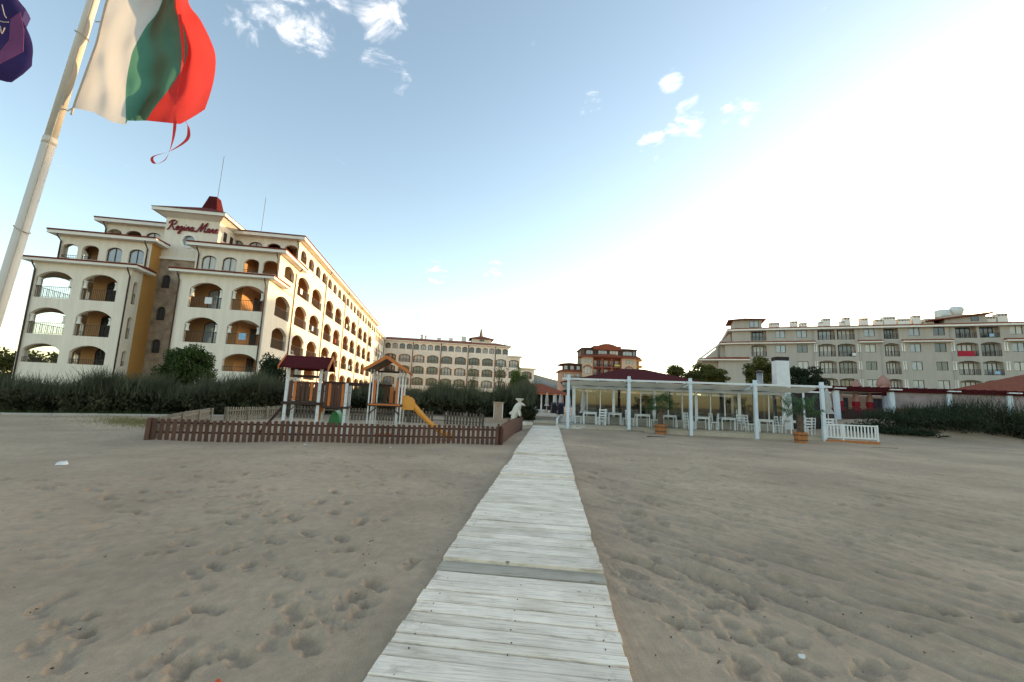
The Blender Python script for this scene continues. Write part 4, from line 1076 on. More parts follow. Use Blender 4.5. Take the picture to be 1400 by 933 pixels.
    for (x, z, m) in ((-2.9, 11.1, 'white_paint'), (14.1, 13.95, 'blue_cloth'), (14.3, 8.3, 'blue_cloth')):
        b = MB(); b.box(x, x + .5, .02, .06, z + .05, z + .5); b.build('towel', m, h)
    for u in (-8.2, -1.9, 9.6, .9): drainpipe(h, [(u, -.08, 15.6), (u, -.08, .2)], .06, 'grey_wall')
house_d()

# ------------------------------------------------------------------ beach restaurant (local frame: x along the front, y into depth)
RA = R(-8.6)
RO = Vector((3.6, 26.3, 0))
def rp(u, v, z=0):
    return Vector((RO.x + u * math.cos(RA) - v * math.sin(RA), RO.y + u * math.sin(RA) + v * math.cos(RA), z))
DECK = .30
def restaurant():
    h = thing('restaurant', 'white glazed beach restaurant with wine red hipped roof behind the pergola', 'restaurant', tuple(RO), RA)
    V0 = 2.7; L = 13.4; V1 = 11.5
    fl = MB(); fl.box(.25, L, V0, V1, .2, DECK + .02); fl.build('floor', 'concrete', h)
    # front, right and back glazing: plinth boards, posts, panes
    def glaze(kind, plane, u0, u1, step, plinth=True, mul='white_paint'):
        def B(mb, a, b, w0, w1, z0, z1):
            if kind == 'F': mb.box(a, b, plane + w0, plane + w1, z0, z1)
            else: mb.box(plane + w0, plane + w1, a, b, z0, z1)
        if plinth:
            for k in range(3):
                b = MB(); B(b, u0, u1, -.05 - .004 * k, .05, DECK + .02 + .15 * k, DECK + .16 + .15 * k); b.build('plinth_board', 'plinth_shaded', h)
        z0 = DECK + .48 if plinth else DECK + .02
        n = int(round((u1 - u0) / step))
        for k in range(n + 1):
            u = u0 + (u1 - u0) * k / n; wide = .09 if k % 3 == 0 else .032
            b = MB(); B(b, u - wide, u + wide, -.06, .06, z0, 2.62); b.build('mullion', mul, h)
            if k < n:
                a, c = u + .09, u0 + (u1 - u0) * (k + 1) / n - .09
                b = MB()
                if kind == 'F': b.poly([(a - .06, plane, z0), (c + .06, plane, z0), (c + .06, plane, 2.58), (a - .06, plane, 2.58)])
                else: b.poly([(plane, a - .06, z0), (plane, c + .06, z0), (plane, c + .06, 2.58), (plane, a - .06, 2.58)])
                b.build('pane', 'clear_glass', h)
        b = MB(); B(b, u0 - .1, u1 + .1, -.08, .08, 2.58, 2.76); b.build('lintel', 'white_paint', h)
    glaze('F', V0, .35, L, .87)
    glaze('R', L + .1, V0 + .2, V1 - .2, 1.4)
    # left flank: pale blue curtains between posts
    for k in range(8):
        v = V0 + .1 + 1.15 * k
        b = MB(); b.box(.22, .36, v, v + .16, DECK, 2.62); b.build('post', 'white_paint', h)
        c = MB()
        n = 10; xs = [(.29 + .05 * math.sin(q * 1.7), v + .2 + .09 * q) for q in range(n)]
        for (x0, y0), (x1, y1) in zip(xs, xs[1:]): c.poly([(x0, y0, DECK + .05), (x1, y1, DECK + .05), (x1, y1, 2.55), (x0, y0, 2.55)])
        c.build('curtain', 'blue_white_paint', h)
    b = MB(); b.box(.15, .42, V0, V1, 2.621, 2.8); b.build('lintel', 'white_paint', h)
    c = MB(); c.poly([(.3, V0, 2.77), (L, V0, 2.77), (L, V1, 2.77), (.3, V1, 2.77)]); c.build('ceiling', 'white_paint', h)
    # roof with gutter board
    b = MB(); b.box(-.45, L + .6, V0 - .35, V1 + .6, 2.80, 2.95); b.build('fascia', 'white_paint', h)
    hip_roof(h, -.6, 10.2, V0 - .5, V1 + .75, 2.953, 1.42, 'x', 'roof_wine', inset=4.6)
    b = MB(); b.box(10.22, L + .75, V0 - .3, V1 + .75, 2.953, 3.08); b.build('flat_roof', 'roof_wine', h)
    bw = MB(); row(bw, mapF(V1 - .3), .5, L - .2, DECK + .02, 2.6, [(1.0 + 2.45 * k, 2.2 + 2.45 * k) for k in range(5)], 1.2, 2.3, 0, .15); bw.build('back_wall', 'inner_grey', h)
    for k in range(5): window(h, 'F', V1 - .3, 1.0 + 2.45 * k, .05, 1.203, 1.2, 1.094, 0, 1, fr='white_paint', pane='glass_pale')
    for k in range(4):
        b = MB(); b.lathe([(.16, 2.0), (.13, 2.15), (.03, 2.22)], 12, (2.2 + 2.9 * k, 5.2)); b.tube([(2.2 + 2.9 * k, 5.2, 2.2), (2.2 + 2.9 * k, 5.2, 2.76)], .008, 5); b.build('pendant_lamp', 'rail_iron', h)
    b = MB(); b.box(3.0, 4.6, V1 - .36, V1 - .301, 1.3, 2.2); b.build('menu_board', 'navy', h)
    # bar counter inside
    b = MB(); b.box(6.5, 11.5, 8.5, 9.2, DECK + .02, DECK + 1.1); b.build('bar_counter', 'grey_wall', h)
    b = MB(); b.box(9.0, 12.8, 10.6, 10.9, DECK + .02, 2.4); b.build('inner_wall', 'grey_wall', h)
    return h
restaurant()
def deck():
    h = thing('deck', 'low whitewashed deck with peeling edge in front of the glass restaurant', 'deck', tuple(RO), RA)
    segs = [(-.75, 0.0), (0.0, 3.6), (3.6, 7.1), (7.1, 10.65), (10.65, 14.4)]
    for k, (a, b) in enumerate(segs):
        m = MB(); z0 = -.05
        fr = -.12 - .05 * (k % 2)
        m.box(a + .01, b - .01, fr, .15, z0, DECK - .09 + .02 * (k % 2)); m.build('edge_stone', 'peeling_white', h)
    n = 0; v = .16
    while v < 2.6:
        m = MB(); m.box(-.6, 14.4, v, v + .19, DECK - .2, DECK + rng.uniform(-.006, .006)); m.build('deck_board', 'plank_deck', h); v += .2
    m = MB(); m.box(-.55, 14.3, .2, 2.6, -.1, DECK - .21); m.build('base', 'concrete', h)
    for k in range(2):
        m = MB(); m.box(-1.3, -.62, .6 + k * 0, 9.0, .12 * k - .03, .12 + .12 * k + .03); 
    m = MB(); m.box(-.72, -.61, .3, 10, .0, .62); m.build('curb', 'white_paint', h)
    m = MB(); m.box(-.6, .2, 2.62, 10, .0, DECK + .1); m.build('side_step', 'plank_white', h)
deck()
POSTS = [0.0, 3.6, 7.1, 10.65, 14.15]
def pergola():
    h = thing('pergola', 'white timber pergola with cream canopies along the restaurant deck', 'pergola', tuple(RO), RA)
    for k, u in enumerate(POSTS):
        b = MB(); b.box(u - .085, u + .085, -.3, -.13, -.1, 3.30); o = b.build('post', 'blue_white_paint', h)
        c = MB(); c.box(u - .13, u + .13, -.34, -.09, 2.96, 3.12); c.build('bracket', 'blue_white_paint', o)
    b = MB(); b.box(-.4, 14.75, -.125, -.05, 3.0, 3.11); b.build('beam', 'white_paint', h)
    b = MB(); b.box(-.4, 14.6, 2.35, 2.45, 2.80, 2.92); b.build('beam', 'white_paint', h)
    for k in range(4):
        a, c = POSTS[k] + .1, POSTS[k + 1] - .1
        m = MB(); nu, nv = 14, 8
        def pt(i, j):
            s = i / nu; t = j / nv
            z = 2.98 - .22 * t - .10 * math.sin(math.pi * t) * (1 + .3 * math.sin(s * 9 + k)) - .03 * math.sin(s * 14 + k * 2)
            return (a + (c - a) * s, -.02 + 2.3 * t, z)
        for i in range(nu):
            for j in range(nv): m.poly([pt(i, j), pt(i + 1, j), pt(i + 1, j + 1), pt(i, j + 1)])
        m.build('canopy', 'cream_fabric', h, True)
        for q in (0.02, .5, .98):
            u = a + (c - a) * q
            m = MB(); m.hexa([(u - .03, -.045, 3.0), (u + .03, -.045, 3.0), (u + .03, 2.34, 2.79), (u - .03, 2.34, 2.79)], [(u - .03, -.045, 3.08), (u + .03, -.045, 3.08), (u + .03, 2.34, 2.87), (u - .03, 2.34, 2.87)])
            m.build('rafter', 'white_paint', h)
pergola()

# furniture on the deck
def chair_proto():
    t = thing('chair', 'white ladder back chair', 'chair')
    b = MB(); b.box(-.21, .21, -.2, .2, .42, .455); b.build('seat', 'white_paint', t)
    for sx in (-1, 1):
        b = MB(); b.box(sx * .19 - .02, sx * .19 + .02, -.19, -.15, 0, .419); b.build('leg', 'white_paint', t)
        b = MB(); b.hexa([(sx * .19 - .02, .16, 0), (sx * .19 + .02, .16, 0), (sx * .19 + .02, .2, 0), (sx * .19 - .02, .2, 0)], [(sx * .19 - .02, .24, .98), (sx * .19 + .02, .24, .98), (sx * .19 + .02, .275, .98), (sx * .19 - .02, .275, .98)])
        b.build('leg', 'white_paint', t)
    bk = MB()
    for z, y in ((.56, .2), (.72, .215), (.88, .235)): bk.box(-.17, .17, y, y + .022, z, z + .085)
    bk.build('backrest', 'white_paint', t)
    b = MB(); b.box(-.17, .17, -.18, -.16, .2, .235); b.box(-.17, .17, .165, .185, .26, .29); b.build('stretcher', 'white_paint', t)
    return t
def table_proto():
    t = thing('table', 'white square table', 'table')
    b = MB(); b.box(-.42, .42, -.42, .42, .72, .755); b.build('tabletop', 'white_paint', t)
    b = MB(); b.box(-.36, .36, -.36, -.34, .63, .719); b.box(-.36, .36, .34, .36, .63, .719); b.box(-.36, -.34, -.34, .34, .63, .719); b.box(.34, .36, -.34, .34, .63, .719); b.build('apron', 'white_paint', t)
    for sx in (-1, 1):
        for sy in (-1, 1):
            b = MB(); b.box(sx * .37 - .03, sx * .37 + .03, sy * .37 - .03, sy * .37 + .03, 0, .718); b.build('leg', 'white_paint', t)
    return t
cp = chair_proto(); tp = table_proto(); used = {'c': False, 't': False}
def place(kind, u, v, rz, label, group, z=DECK + .012):
    src = cp if kind == 'c' else tp
    if not used[kind]: o = src; used[kind] = True
    else: o = copy_tree(src)
    o.location = rp(u, v, z); o.rotation_euler = (0, 0, RA + rz); o['label'] = label; o['group'] = group
    return o
GT, GC = 'tables on the restaurant deck', 'chairs on the restaurant deck'
HP = math.pi / 2
ordn = ['first', 'second', 'third', 'fourth', 'fifth']
for k, u in enumerate((1.35, 4.55, 8.0, 11.55, 13.3)):
    v = 1.1
    if k < 4:
        place('t', u, v, rng.uniform(-.05, .05), f'white deck table, {ordn[k]} from the boardwalk', GT)
        place('c', u - .72, v + .05, HP + .1, f'white ladder back chair left of the {ordn[k]} deck table from the boardwalk', GC)
        place('c', u + .74, v - (.35 if k == 0 else .0), -HP - .12 if k else -HP + .2, f'white ladder back chair right of the {ordn[k]} deck table from the boardwalk', GC)
    else:
        place('t', u, v + .1, 0, 'white deck table nearest the palm in the right hand tub', GT)
        place('c', u - .75, v + .1, HP, 'white ladder back chair left of the deck table nearest the right hand palm', GC)
        place('c', u + .2, v - .75, math.pi + .2, 'white ladder back chair before the deck table nearest the right hand palm', GC)
        place('c', u + .8, v + .1, -HP, 'white ladder back chair right of the deck table nearest the right hand palm', GC)
place('c', 2.0, .35, math.pi + .3, 'white ladder back chair with its back to the beach before the first deck table', GC)
place('c', 5.6, 1.7, -HP - .5, 'white ladder back chair behind the second deck table, near the palm', GC)
place('c', 10.6, 1.75, .3, 'white ladder back chair against the glass behind the fourth deck table', GC)
for k, (u, nm) in enumerate(((2.95, 'between the first and second front tables'), (6.3, 'between the second and third front tables'), (9.75, 'between the third and fourth front tables'))):
    place('t', u, 1.95, 0, f'white table by the glass, {nm}', GT)
    place('c', u - .7, 1.95, HP + rng.uniform(-.2, .2), f'white chair left of the back row deck table {nm}', GC)
    place('c', u + .7, 1.95, -HP + rng.uniform(-.2, .2), f'white chair right of the back row deck table {nm}', GC)
place('c', 7.2, .55, HP + .4, 'white ladder back chair turned askew before the third deck table from the boardwalk', GC)
place('c', 14.8, .7, math.pi, 'white ladder back chair behind the left end of the white railing', GC)
place('c', 15.6, 1.0, HP, 'white ladder back chair behind the middle of the white railing', GC)
# indoor furniture seen through the glass: cannot be told apart
for k, (u, v) in enumerate(((1.6, 4.3), (4.4, 4.6), (7.6, 4.2), (10.6, 4.6), (3.0, 6.6), (6.0, 6.9), (9.2, 6.4))):
    place('t', u, v, 0, 'white table indoors behind the restaurant glass', 'tables inside the restaurant', DECK + .024)
    for q, (du, dv, rz) in enumerate(((-.72, 0, HP), (.72, 0, -HP), (.0, -.72, math.pi), (0, .72, 0))):
        place('c', u + du, v + dv, rz + rng.uniform(-.15, .15), 'white ladder back chair indoors behind the restaurant glass', 'chairs inside the restaurant', DECK + .024)
def parasol(u, v, z, hgt, label, mtop='white_fabric', mbot=None, world=None, group=None, r=.17):
    loc = rp(u, v, z) if world is None else Vector(world)
    t = thing('closed_parasol', label, 'parasol', loc, 0, group)
    b = MB(); b.tube([(0, 0, 0), (0, 0, hgt)], .025, 8); b.build('pole', 'white_paint', t)
    b = MB(); b.lathe([(.25, 0), (.25, .06), (.05, .09)], 14); b.build('base', 'concrete', t)
    def cloth(prof, m):
        b = MB(); n = 20; rings = []
        for rr, zz in prof:
            rings.append(b.pts([(rr * (1 + .28 * math.cos(q * math.pi)) * math.cos(2 * math.pi * q / n), rr * (1 + .28 * math.cos(q * math.pi)) * math.sin(2 * math.pi * q / n), zz) for q in range(n)]))
        for k in range(len(prof) - 1):
            for q in range(n):
                j = (q + 1) % n; b.f.append((rings[k] + q, rings[k] + j, rings[k + 1] + j, rings[k + 1] + q))
        b.build('cloth', m, t, True)
    H = hgt
    top = [(.03, H + .06), (.06, H - .02), (r * .6, H - .4), (r * .75, H - .75)]
    bot = [(r * .75, H - .75), (r * .85, H - 1.05), (r * .62, H - 1.15), (r * .9, H - 1.35), (r * 1.15, H - 1.5)]
    if mbot: cloth(top, mtop); cloth(bot, mbot)
    else: cloth(top + bot[1:], mtop)
    return t
parasol(.95, 2.0, DECK, 2.15, 'closed white parasol at the left end of the glass front')
parasol(15.9, 2.6, .3, 2.75, 'closed cream parasol behind the white railing', r=.22)

# white railing at the end of the deck
def deck_rail():
    t = thing('railing', 'short white slatted railing at the right end of the restaurant deck', 'railing', rp(14.2, -.25, 0), RA - R(1))
    Lr = 2.55
    for u in (0.0, .85, Lr):
        b = MB(); b.box(u - .04, u + .04, -.04, .04, .0, 1.02); b.build('post', 'white_paint', t)
    for z in (.25, .93):
        b = MB(); b.box(.045, .805, -.025, .025, z, z + .07); b.box(.895, Lr - .045, -.025, .025, z, z + .07); b.build('rail', 'white_paint', t)
    me = MB().box(-.035, .035, -.012, .012, .321, .929).mesh('slat', 'white_paint')
    n = 15
    for k in range(n):
        u = .1 + (Lr - .2) * k / (n - 1)
        if abs(u - .85) > .06: inst('slat', me, t, (u, 0, 0))
    b = MB(); b.box(-.05, Lr + .05, -.08, .3, -.08, .14); b.build('base_board', 'tub_wood', t)
deck_rail()
# white chimney and metal flue behind the pergola
t = thing('chimney', 'tall white square chimney with sooty top above the restaurant', 'chimney', rp(14.9, 6.2, 0), RA)
b = MB(); b.hexa([(-.48, -.4, 0), (.48, -.4, 0), (.48, .4, 0), (-.48, .4, 0)], [(-.42, -.36, 5.15), (.42, -.36, 5.15), (.42, .36, 5.15), (-.42, .36, 5.15)]); b.build('stack', 'white_paint', t)
b = MB(); b.box(-.43, .43, -.37, .37, 5.153, 5.42); b.build('sooty_top', 'dark_inside', t)
t = thing('flue', 'short round metal flue with cap left of the white chimney', 'chimney', rp(13.5, 6.2, 0), RA)
b = MB(); b.tube([(0, 0, 2.0), (0, 0, 4.25)], .2, 14); b.build('pipe', 'metal_grey', t, True)
b = MB(); b.lathe([(.27, 4.3), (.27, 4.36), (.05, 4.46)], 14); b.build('cap', 'rail_iron', t)
# grey wall and screen between the two restaurants
t = thing('screen_wall', 'dark shade screen in white frame between the two restaurants', 'screen', rp(16.4, 7.0, 0), RA)
b = MB(); b.box(-2.0, 2.0, 0, .1, .3, 3.1); b.build('screen', 'dark_inside', t)
b = MB(); b.box(-2.1, 2.1, -.08, -.002, 3.0, 3.1); b.box(.2, .32, -.08, -.002, .3, 2.998); b.build('frame', 'white_paint', t)

# ------------------------------------------------------------------ neighbouring terrace with dark red beams
QA = R(-11); QO = Vector((25.6, 33.4, 0))
def qp(u, v, z=0): return Vector((QO.x + u * math.cos(QA) - v * math.sin(QA), QO.y + u * math.sin(QA) + v * math.cos(QA), z))
def terrace():
    h = thing('terrace_pergola', 'raised terrace pergola with dark red beams and white posts behind the hedge', 'pergola', tuple(QO), QA)
    b = MB(); b.box(-1.6, 24, -.35, 9, -.2, 1.15); b.build('terrace_base', 'stone_beige', h)
    for k in range(6):
        u = k * 3.75
        b = MB(); b.hexa([(u - .16, -.16, 1.15), (u + .16, -.16, 1.15), (u + .16, .16, 1.15), (u - .16, .16, 1.15)], [(u - .2, -.16, 3.4), (u + .12, -.16, 3.4), (u + .12, .16, 3.4), (u - .2, .16, 3.4)]); b.build('post', 'blue_white_paint', h)
        b = MB(); b.box(u - .35, u + .45, -.55, -.3, 3.52, 3.60); b.build('beam_end', 'white_paint', h)
        b = MB(); b.box(u - .16, u + .12, 7.0, 7.3, 1.15, 3.4); b.build('post', 'blue_white_paint', h)
    b = MB(); b.box(-.6, 24, -.24, .2, 3.402, 3.56); b.build('beam', 'roof_wine', h)
    b = MB(); b.box(-.6, 24, 6.9, 7.4, 3.402, 3.56); b.build('beam', 'roof_wine', h)
    me = MB().box(-.05, .05, -.5, 7.8, 3.563, 3.74).mesh('rafter', 'roof_wine')
    for k in range(40): inst('rafter', me, h, (-.4 + k * .62, 0, 0))
    for k in range(3):
        b = MB(); b.box(.2 + 3.75 * 0, 3.5, .6 + 2 * k, 2.4 + 2 * k, 3.35, 3.37); b.build('canopy', 'cream_fabric', h)
    for k in range(1, 5):
        b = MB(); n = 12; a, c = k * 3.75 + .15, (k + 1) * 3.75 - .2
        for q in range(n):
            x0 = a + (c - a) * q / n; x1 = a + (c - a) * (q + 1) / n
            b.poly([(x0, .03 * math.sin(q * 1.9), 2.2), (x1, .03 * math.sin((q + 1) * 1.9), 2.2), (x1, 0, 3.39), (x0, 0, 3.39)])
        b.build('plastic_sheet', 'plastic_sheet', h)
        railing(h, 'F', 0, k * 3.75 + .17, 0, 1.15, 3.4, .95, .18)
    railing(h, 'F', 0, .17, 0, 1.15, 3.4, .95, .18)
    b = MB(); b.box(.3, 3.4, 1.0, 1.6, 1.15, 2.0); b.build('bench', 'wood_dark', h)
    b = MB(); b.box(-1.6, 24, 8.6, 8.8, 1.15, 3.4); b.build('back_wall', 'pink_wall', h)
    for u in (1.0, 4.0, 7.2, 10.5):
        window(h, 'F', 8.6, u, -.06, 1.25, 1.2, 1.9, 0, 1)
terrace()
for k, u in enumerate((.65, 1.95, 3.1)):
    parasol(0, 0, 0, 2.2, ('closed red and white parasol nearest the left post of the terrace', 'closed red and white parasol between its two neighbours on the terrace', 'closed red and white parasol left of the second white terrace post')[k], 'parasol_pink', 'parasol_red', world=qp(u, .9 + .3 * k, 1.15), r=.26)
for k, (u, v, hh, r) in enumerate(((1.75, 13, 5.2, .45), (4.3, 12, 5.6, .75), (8.9, 14, 5.3, .5), (10.9, 13, 5.75, .6))):
    parasol(0, 0, 0, hh, ('closed pale pink parasol top poking above the left end of the terrace roof', 'broad pale pink parasol top above the terrace roof, largest of four', 'small pale pink parasol top above the plastic sheets', 'pale pink parasol top above the second plastic sheet')[k], 'parasol_pink', world=qp(u, v, 0), r=r)
for k, (u, v) in enumerate(((1.3, 2.2), (2.75, 2.6))):
    t = thing('chair_cover', ('pale blue draped chair behind the leftmost red parasol', 'pale blue draped chair left of the second terrace post')[k], 'chair', qp(u, v, 1.15), QA)
    b = MB(); b.hexa([(-.25, -.25, 0), (.25, -.25, 0), (.25, .25, 0), (-.25, .25, 0)], [(-.21, -.22, .5), (.21, -.22, .5), (.21, .22, .5), (-.21, .22, .5)]); b.build('seat_cover', 'blue_cloth', t)
    b = MB(); b.hexa([(-.21, .08, .503), (.21, .08, .503), (.21, .22, .503), (-.21, .22, .503)], [(-.15, .12, 1.15), (.15, .12, 1.15), (.15, .2, 1.15), (-.15, .2, 1.15)]); b.build('back_cover', 'blue_cloth', t)
# terracotta roofed hall at the right edge
t = thing('hall', 'hall with broad terracotta roof behind the terrace at the right edge', 'building', (56.5, 39, 0), R(-11))
b = MB(); b.box(-6, 14, 0, 12, 0, 4.2); b.build('wall', 'grey_wall', t)
hip_roof(t, -7.5, 15.5, -1.5, 13.5, 4.25, 3.0, 'x', 'roof_terracotta')
b = MB(); b.box(-7.4, 15.4, -1.4, -1.2, 4.05, 4.248); b.build('fascia', 'white_trim', t)
# ------------------------------------------------------------------ playground
PA = R(14.5)
def picket_mesh(w, hh, m, pointed=True):
    b = MB(); t = .02
    pr = [(-w / 2, 0), (w / 2, 0), (w / 2, hh - .03), (w / 4, hh), (-w / 4, hh), (-w / 2, hh - .03)]
    b.hexa([(x, 0, z) for x, z in pr], [(x, t, z) for x, z in pr])
    return b.mesh('picket', m)
def fence(label, pts, step, w, hh, m, rails=(.2, .48), back=True, skip=(), lean=.02, sink=.03):
    t = thing('picket_fence', label, 'fence', (pts[0][0], pts[0][1], 0)); org = Vector(pts[0])
    me = picket_mesh(w, hh, m)
    for (p, q) in zip(pts, pts[1:]):
        p, q = Vector(p), Vector(q); d = q - p; L = d.length; d.normalize(); ang = math.atan2(d.y, d.x)
        n = int(L / step)
        for k in range(n + 1):
            s = L * k / max(n, 1)
            if any(a < s < b for a, b in skip): continue
            x, y = p + d * s
            o = inst('picket', me, t, (x - org.x, y - org.y, gz(x, y) - sink + rng.uniform(-.012, .012)))
            o.rotation_euler = (0, rng.uniform(-lean, lean), ang)
        nrm = Vector((-d.y, d.x))
        for z in rails:
            b = MB(); off = nrm * .045
            a0 = p - org + off; a1 = q - org + off; z0 = gz(*p); z1 = gz(*q); dn = nrm * .035
            b.hexa([(*a0, z0 + z), (*a1, z1 + z), (*(a1 + dn), z1 + z), (*(a0 + dn), z0 + z)], [(*a0, z0 + z + .06), (*a1, z1 + z + .06), (*(a1 + dn), z1 + z + .06), (*(a0 + dn), z0 + z + .06)])
            b.build('rail', m, t)
        for s in (0.02, L / 3, 2 * L / 3, L - .02):
            x, y = p + d * s + nrm * .12
            b = MB(); b.box(x - org.x - .035, x - org.x + .035, y - org.y - .035, y - org.y + .035, gz(x, y) - .1, gz(x, y) + hh - .02); b.build('post', m, t)
    return t
FL, FR, BR = (-10.55, 12.7), (-.24, 15.4), (.80, 24.9)
fence('brown picket fence along the front of the playground', [FL, FR], .168, .108, .66, 'wood_brown')
fence('brown close boarded fence beside the boardwalk', [FR, BR], .115, .112, .74, 'wood_brown')
fence('weathered picket fence at the back of the playground', [(-1.5, 25.1), (-8.2, 26.3), (-13.6, 26.2)], .19, .11, .74, 'wood_weathered', skip=((2.2, 3.0),))
fence('pale weathered picket fence on the far left side, beyond a gap', [(-13.7, 26.0), (-14.2, 21.6)], .17, .09, .72, 'wood_grey')
fence('weathered picket fence on the near left side of the playground', [(-14.3, 20.6), (-10.7, 13.1)], .17, .1, .66, 'wood_grey')

def playground():
    O_ = Vector((-7.95, 15.25))
    t = thing('play_tower', 'wooden play tower with dark red roof, white posts and slatted bridge', 'playground', (O_.x, O_.y, gz(*O_)), PA)
    # local: x right, y back
    Wd, Dp = 1.08, 1.15
    for (x, y, hh) in ((0, 0, 2.42), (Wd, 0, 2.42), (0, Dp, 2.42), (Wd, Dp, 2.42), (2.0, 0, 1.95), (2.0, Dp, 1.95)):
        b = MB(); b.box(x - .05, x + .05, y - .05, y + .05, -.1, hh); o = b.build('post', 'white_paint', t)
        bl = MB()
        for k in range(5): bl.box(x - .012, x + .012, y - .058, y - .0505, .35 + .42 * k, .374 + .42 * k)
        bl.build('bolt', 'rail_iron', o)
    b = MB(); b.box(-.12, Wd + .12, -.1, Dp + .1, 1.12, 1.22); b.build('platform', 'wood_dark', t)
    b = MB(); b.box(Wd + .13, 2.1, -.06, Dp + .06, 1.02, 1.1); b.build('bridge_floor', 'wood_dark', t)
    for (x0, y0, x1, y1) in ((.1, -.03, .38, -.03), (Wd - .1, -.03, Wd - .38, -.03)):
        b = MB(); b.hexa([(x0, y0, .8), (x0, y0 + .05, .8), (x1, y1 + .05, 1.12), (x1, y1, 1.12)], [(x0, y0, .88), (x0, y0 + .05, .88), (x1, y1 + .05, 1.119), (x1, y1, 1.119)]); b.build('brace', 'wood_dark', t)
    # barrier slats
    def barrier(x0, x1, y, z0, z1, n, seq):
        for z in (z0 + .08, z1 - .08):
            b = MB(); b.box(x0, x1, y + .022, y + .06, z, z + .06); b.build('rail', 'wood_brown', t)
        for k in range(n):
            x = x0 + (x1 - x0) * (k + .5) / n
            b = MB(); b.box(x - .045, x + .045, y, y + .02, z0, z1); b.build('slat', seq[k % len(seq)], t)
    barrier(.06, Wd - .06, -.02, 1.26, 1.95, 7, ('wood_brown', 'wood_orange', 'wood_brown', 'wood_brown'))
    barrier(.06, Wd - .06, Dp, 1.26, 1.95, 6, ('wood_orange', 'wood_brown'))
    barrier(Wd + .06, 1.94, -.02, 1.1, 1.92, 7, ('wood_brown', 'wood_brown', 'wood_orange', 'wood_brown'))
    barrier(Wd + .06, 1.94, Dp, 1.1, 1.92, 6, ('wood_brown', 'wood_orange'))
    b = MB(); b.box(Wd, 3.6, .5, .62, 1.88, 2.0); b.build('swing_beam', 'wood_dark', t)
    # roof: two pitched panels with orange barge boards
    z0, z1, e = 2.40, 2.86, .28
    for s in (0, 1):
        y_e = -.30 if s == 0 else Dp + .30; yr = Dp / 2
        b = MB(); b.hexa([(-.25, y_e, z0), (Wd + .25, y_e, z0), (Wd + .25, yr, z1), (-.25, yr, z1)], [(-.25, y_e, z0 + .05), (Wd + .25, y_e, z0 + .05), (Wd + .25, yr, z1 + .05), (-.25, yr, z1 + .05)]); b.build('roof_panel', 'roof_wine', t)
        for x in (-.29, Wd + .252):
            b = MB(); b.hexa([(x, y_e - .03, z0 - .07), (x + .035, y_e - .03, z0 - .07), (x + .035, yr, z1 - .04), (x, yr, z1 - .04)], [(x, y_e - .03, z0 + .07), (x + .035, y_e - .03, z0 + .07), (x + .035, yr, z1 + .1), (x, yr, z1 + .1)]); b.build('barge_board', 'wood_orange', t)
    b = MB(); b.box(.02, Wd - .02, Dp * .5, Dp * .5 + .05, 2.1, 2.2); b.build('crossbar', 'wood_dark', t)
    # ladder ramp on the left, green slide at the back
    b = MB(); b.hexa([(-.9, .3, 0), (-.9, .42, 0), (-.13, .42, 1.1), (-.13, .3, 1.1)], [(-.82, .3, 0), (-.82, .42, 0), (-.05, .42, 1.1), (-.05, .3, 1.1)]); b.build('ramp', 'wood_dark', t)
    b = MB(); n = 12
    for k in range(n):
        a0, a1 = math.pi * k / n, math.pi * (k + 1) / n
        f = lambda a, y: (1.55 + .20 * math.cos(a), y, .35 + .55 * math.sin(a))
        b.poly([f(a0, .9), f(a1, .9), f(a1, 2.0), f(a0, 2.0)])
    b.poly([(1.55 + .20 * math.cos(math.pi * k / n), .9, .35 + .55 * math.sin(math.pi * k / n)) for k in range(n + 1)])
    b.build('tunnel', 'plastic_green', t, True)
    b = MB(); b.box(.62, .95, .3, .45, 1.24, 1.3); b.box(.76, .82, .1, .13, 1.3, 1.75); b.build('game_panel', 'plastic_green', t)
    b = MB(); b.hexa([(.75, 1.3, .25), (.9, 1.3, .25), (.9, 1.36, .25), (.75, 1.36, .25)], [(1.0, 1.0, 1.1), (1.15, 1.0, 1.1), (1.15, 1.06, 1.1), (1.0, 1.06, 1.1)]); b.build('brace', 'wood_orange', t)
    # --- second tower
    O2 = Vector((-4.98, 15.35))
    t2 = thing('play_tower', 'play tower with orange gable roof, slim white posts and orange slide', 'playground', (O2.x, O2.y, gz(*O2)), PA * .6)
    W2, D2 = 1.02, 1.1
    for x in (0, W2):
        for y in (0, D2):
            for q in (-.055, .055):
                b = MB(); b.tube([(x + q, y, -.1), (x + q, y, 2.52)], .026, 8); b.build('post', 'white_paint', t2, True)
    for x in (.12, W2 - .12):
        b = MB(); b.tube([(x, .15, -.1), (x, .15, 1.24)], .022, 8); b.build('post', 'white_paint', t2, True)
    b = MB(); b.box(-.1, W2 + .1, -.08, D2 + .08, 1.22, 1.31); b.build('platform', 'wood_dark', t2)
    b = MB(); b.box(-.05, W2 + .05, -.1, -.081, 1.25, 1.3); b.build('platform_edge', 'wood_orange', t2)
    for (x0, x1) in ((-.02, .3), (W2 + .02, W2 - .3)):
        b = MB(); b.hexa([(x0, -.06, .9), (x0, -.01, .9), (x1, -.01, 1.2), (x1, -.06, 1.2)], [(x0, -.06, .98), (x0, -.01, .98), (x1, -.01, 1.218), (x1, -.06, 1.218)]); b.build('brace', 'wood_dark', t2)
    b = MB(); b.box(.03, .16, -.02, .0, 1.32, 2.15); b.build('side_panel', 'wood_orange', t2)
    b = MB(); b.box(W2 - .16, W2 - .05, -.02, .0, 1.32, 2.15); b.build('side_panel', 'wood_orange', t2)
    b = MB(); b.box(.3, .42, D2, D2 + .02, 1.32, 1.95); b.build('slat', 'wood_brown', t2)
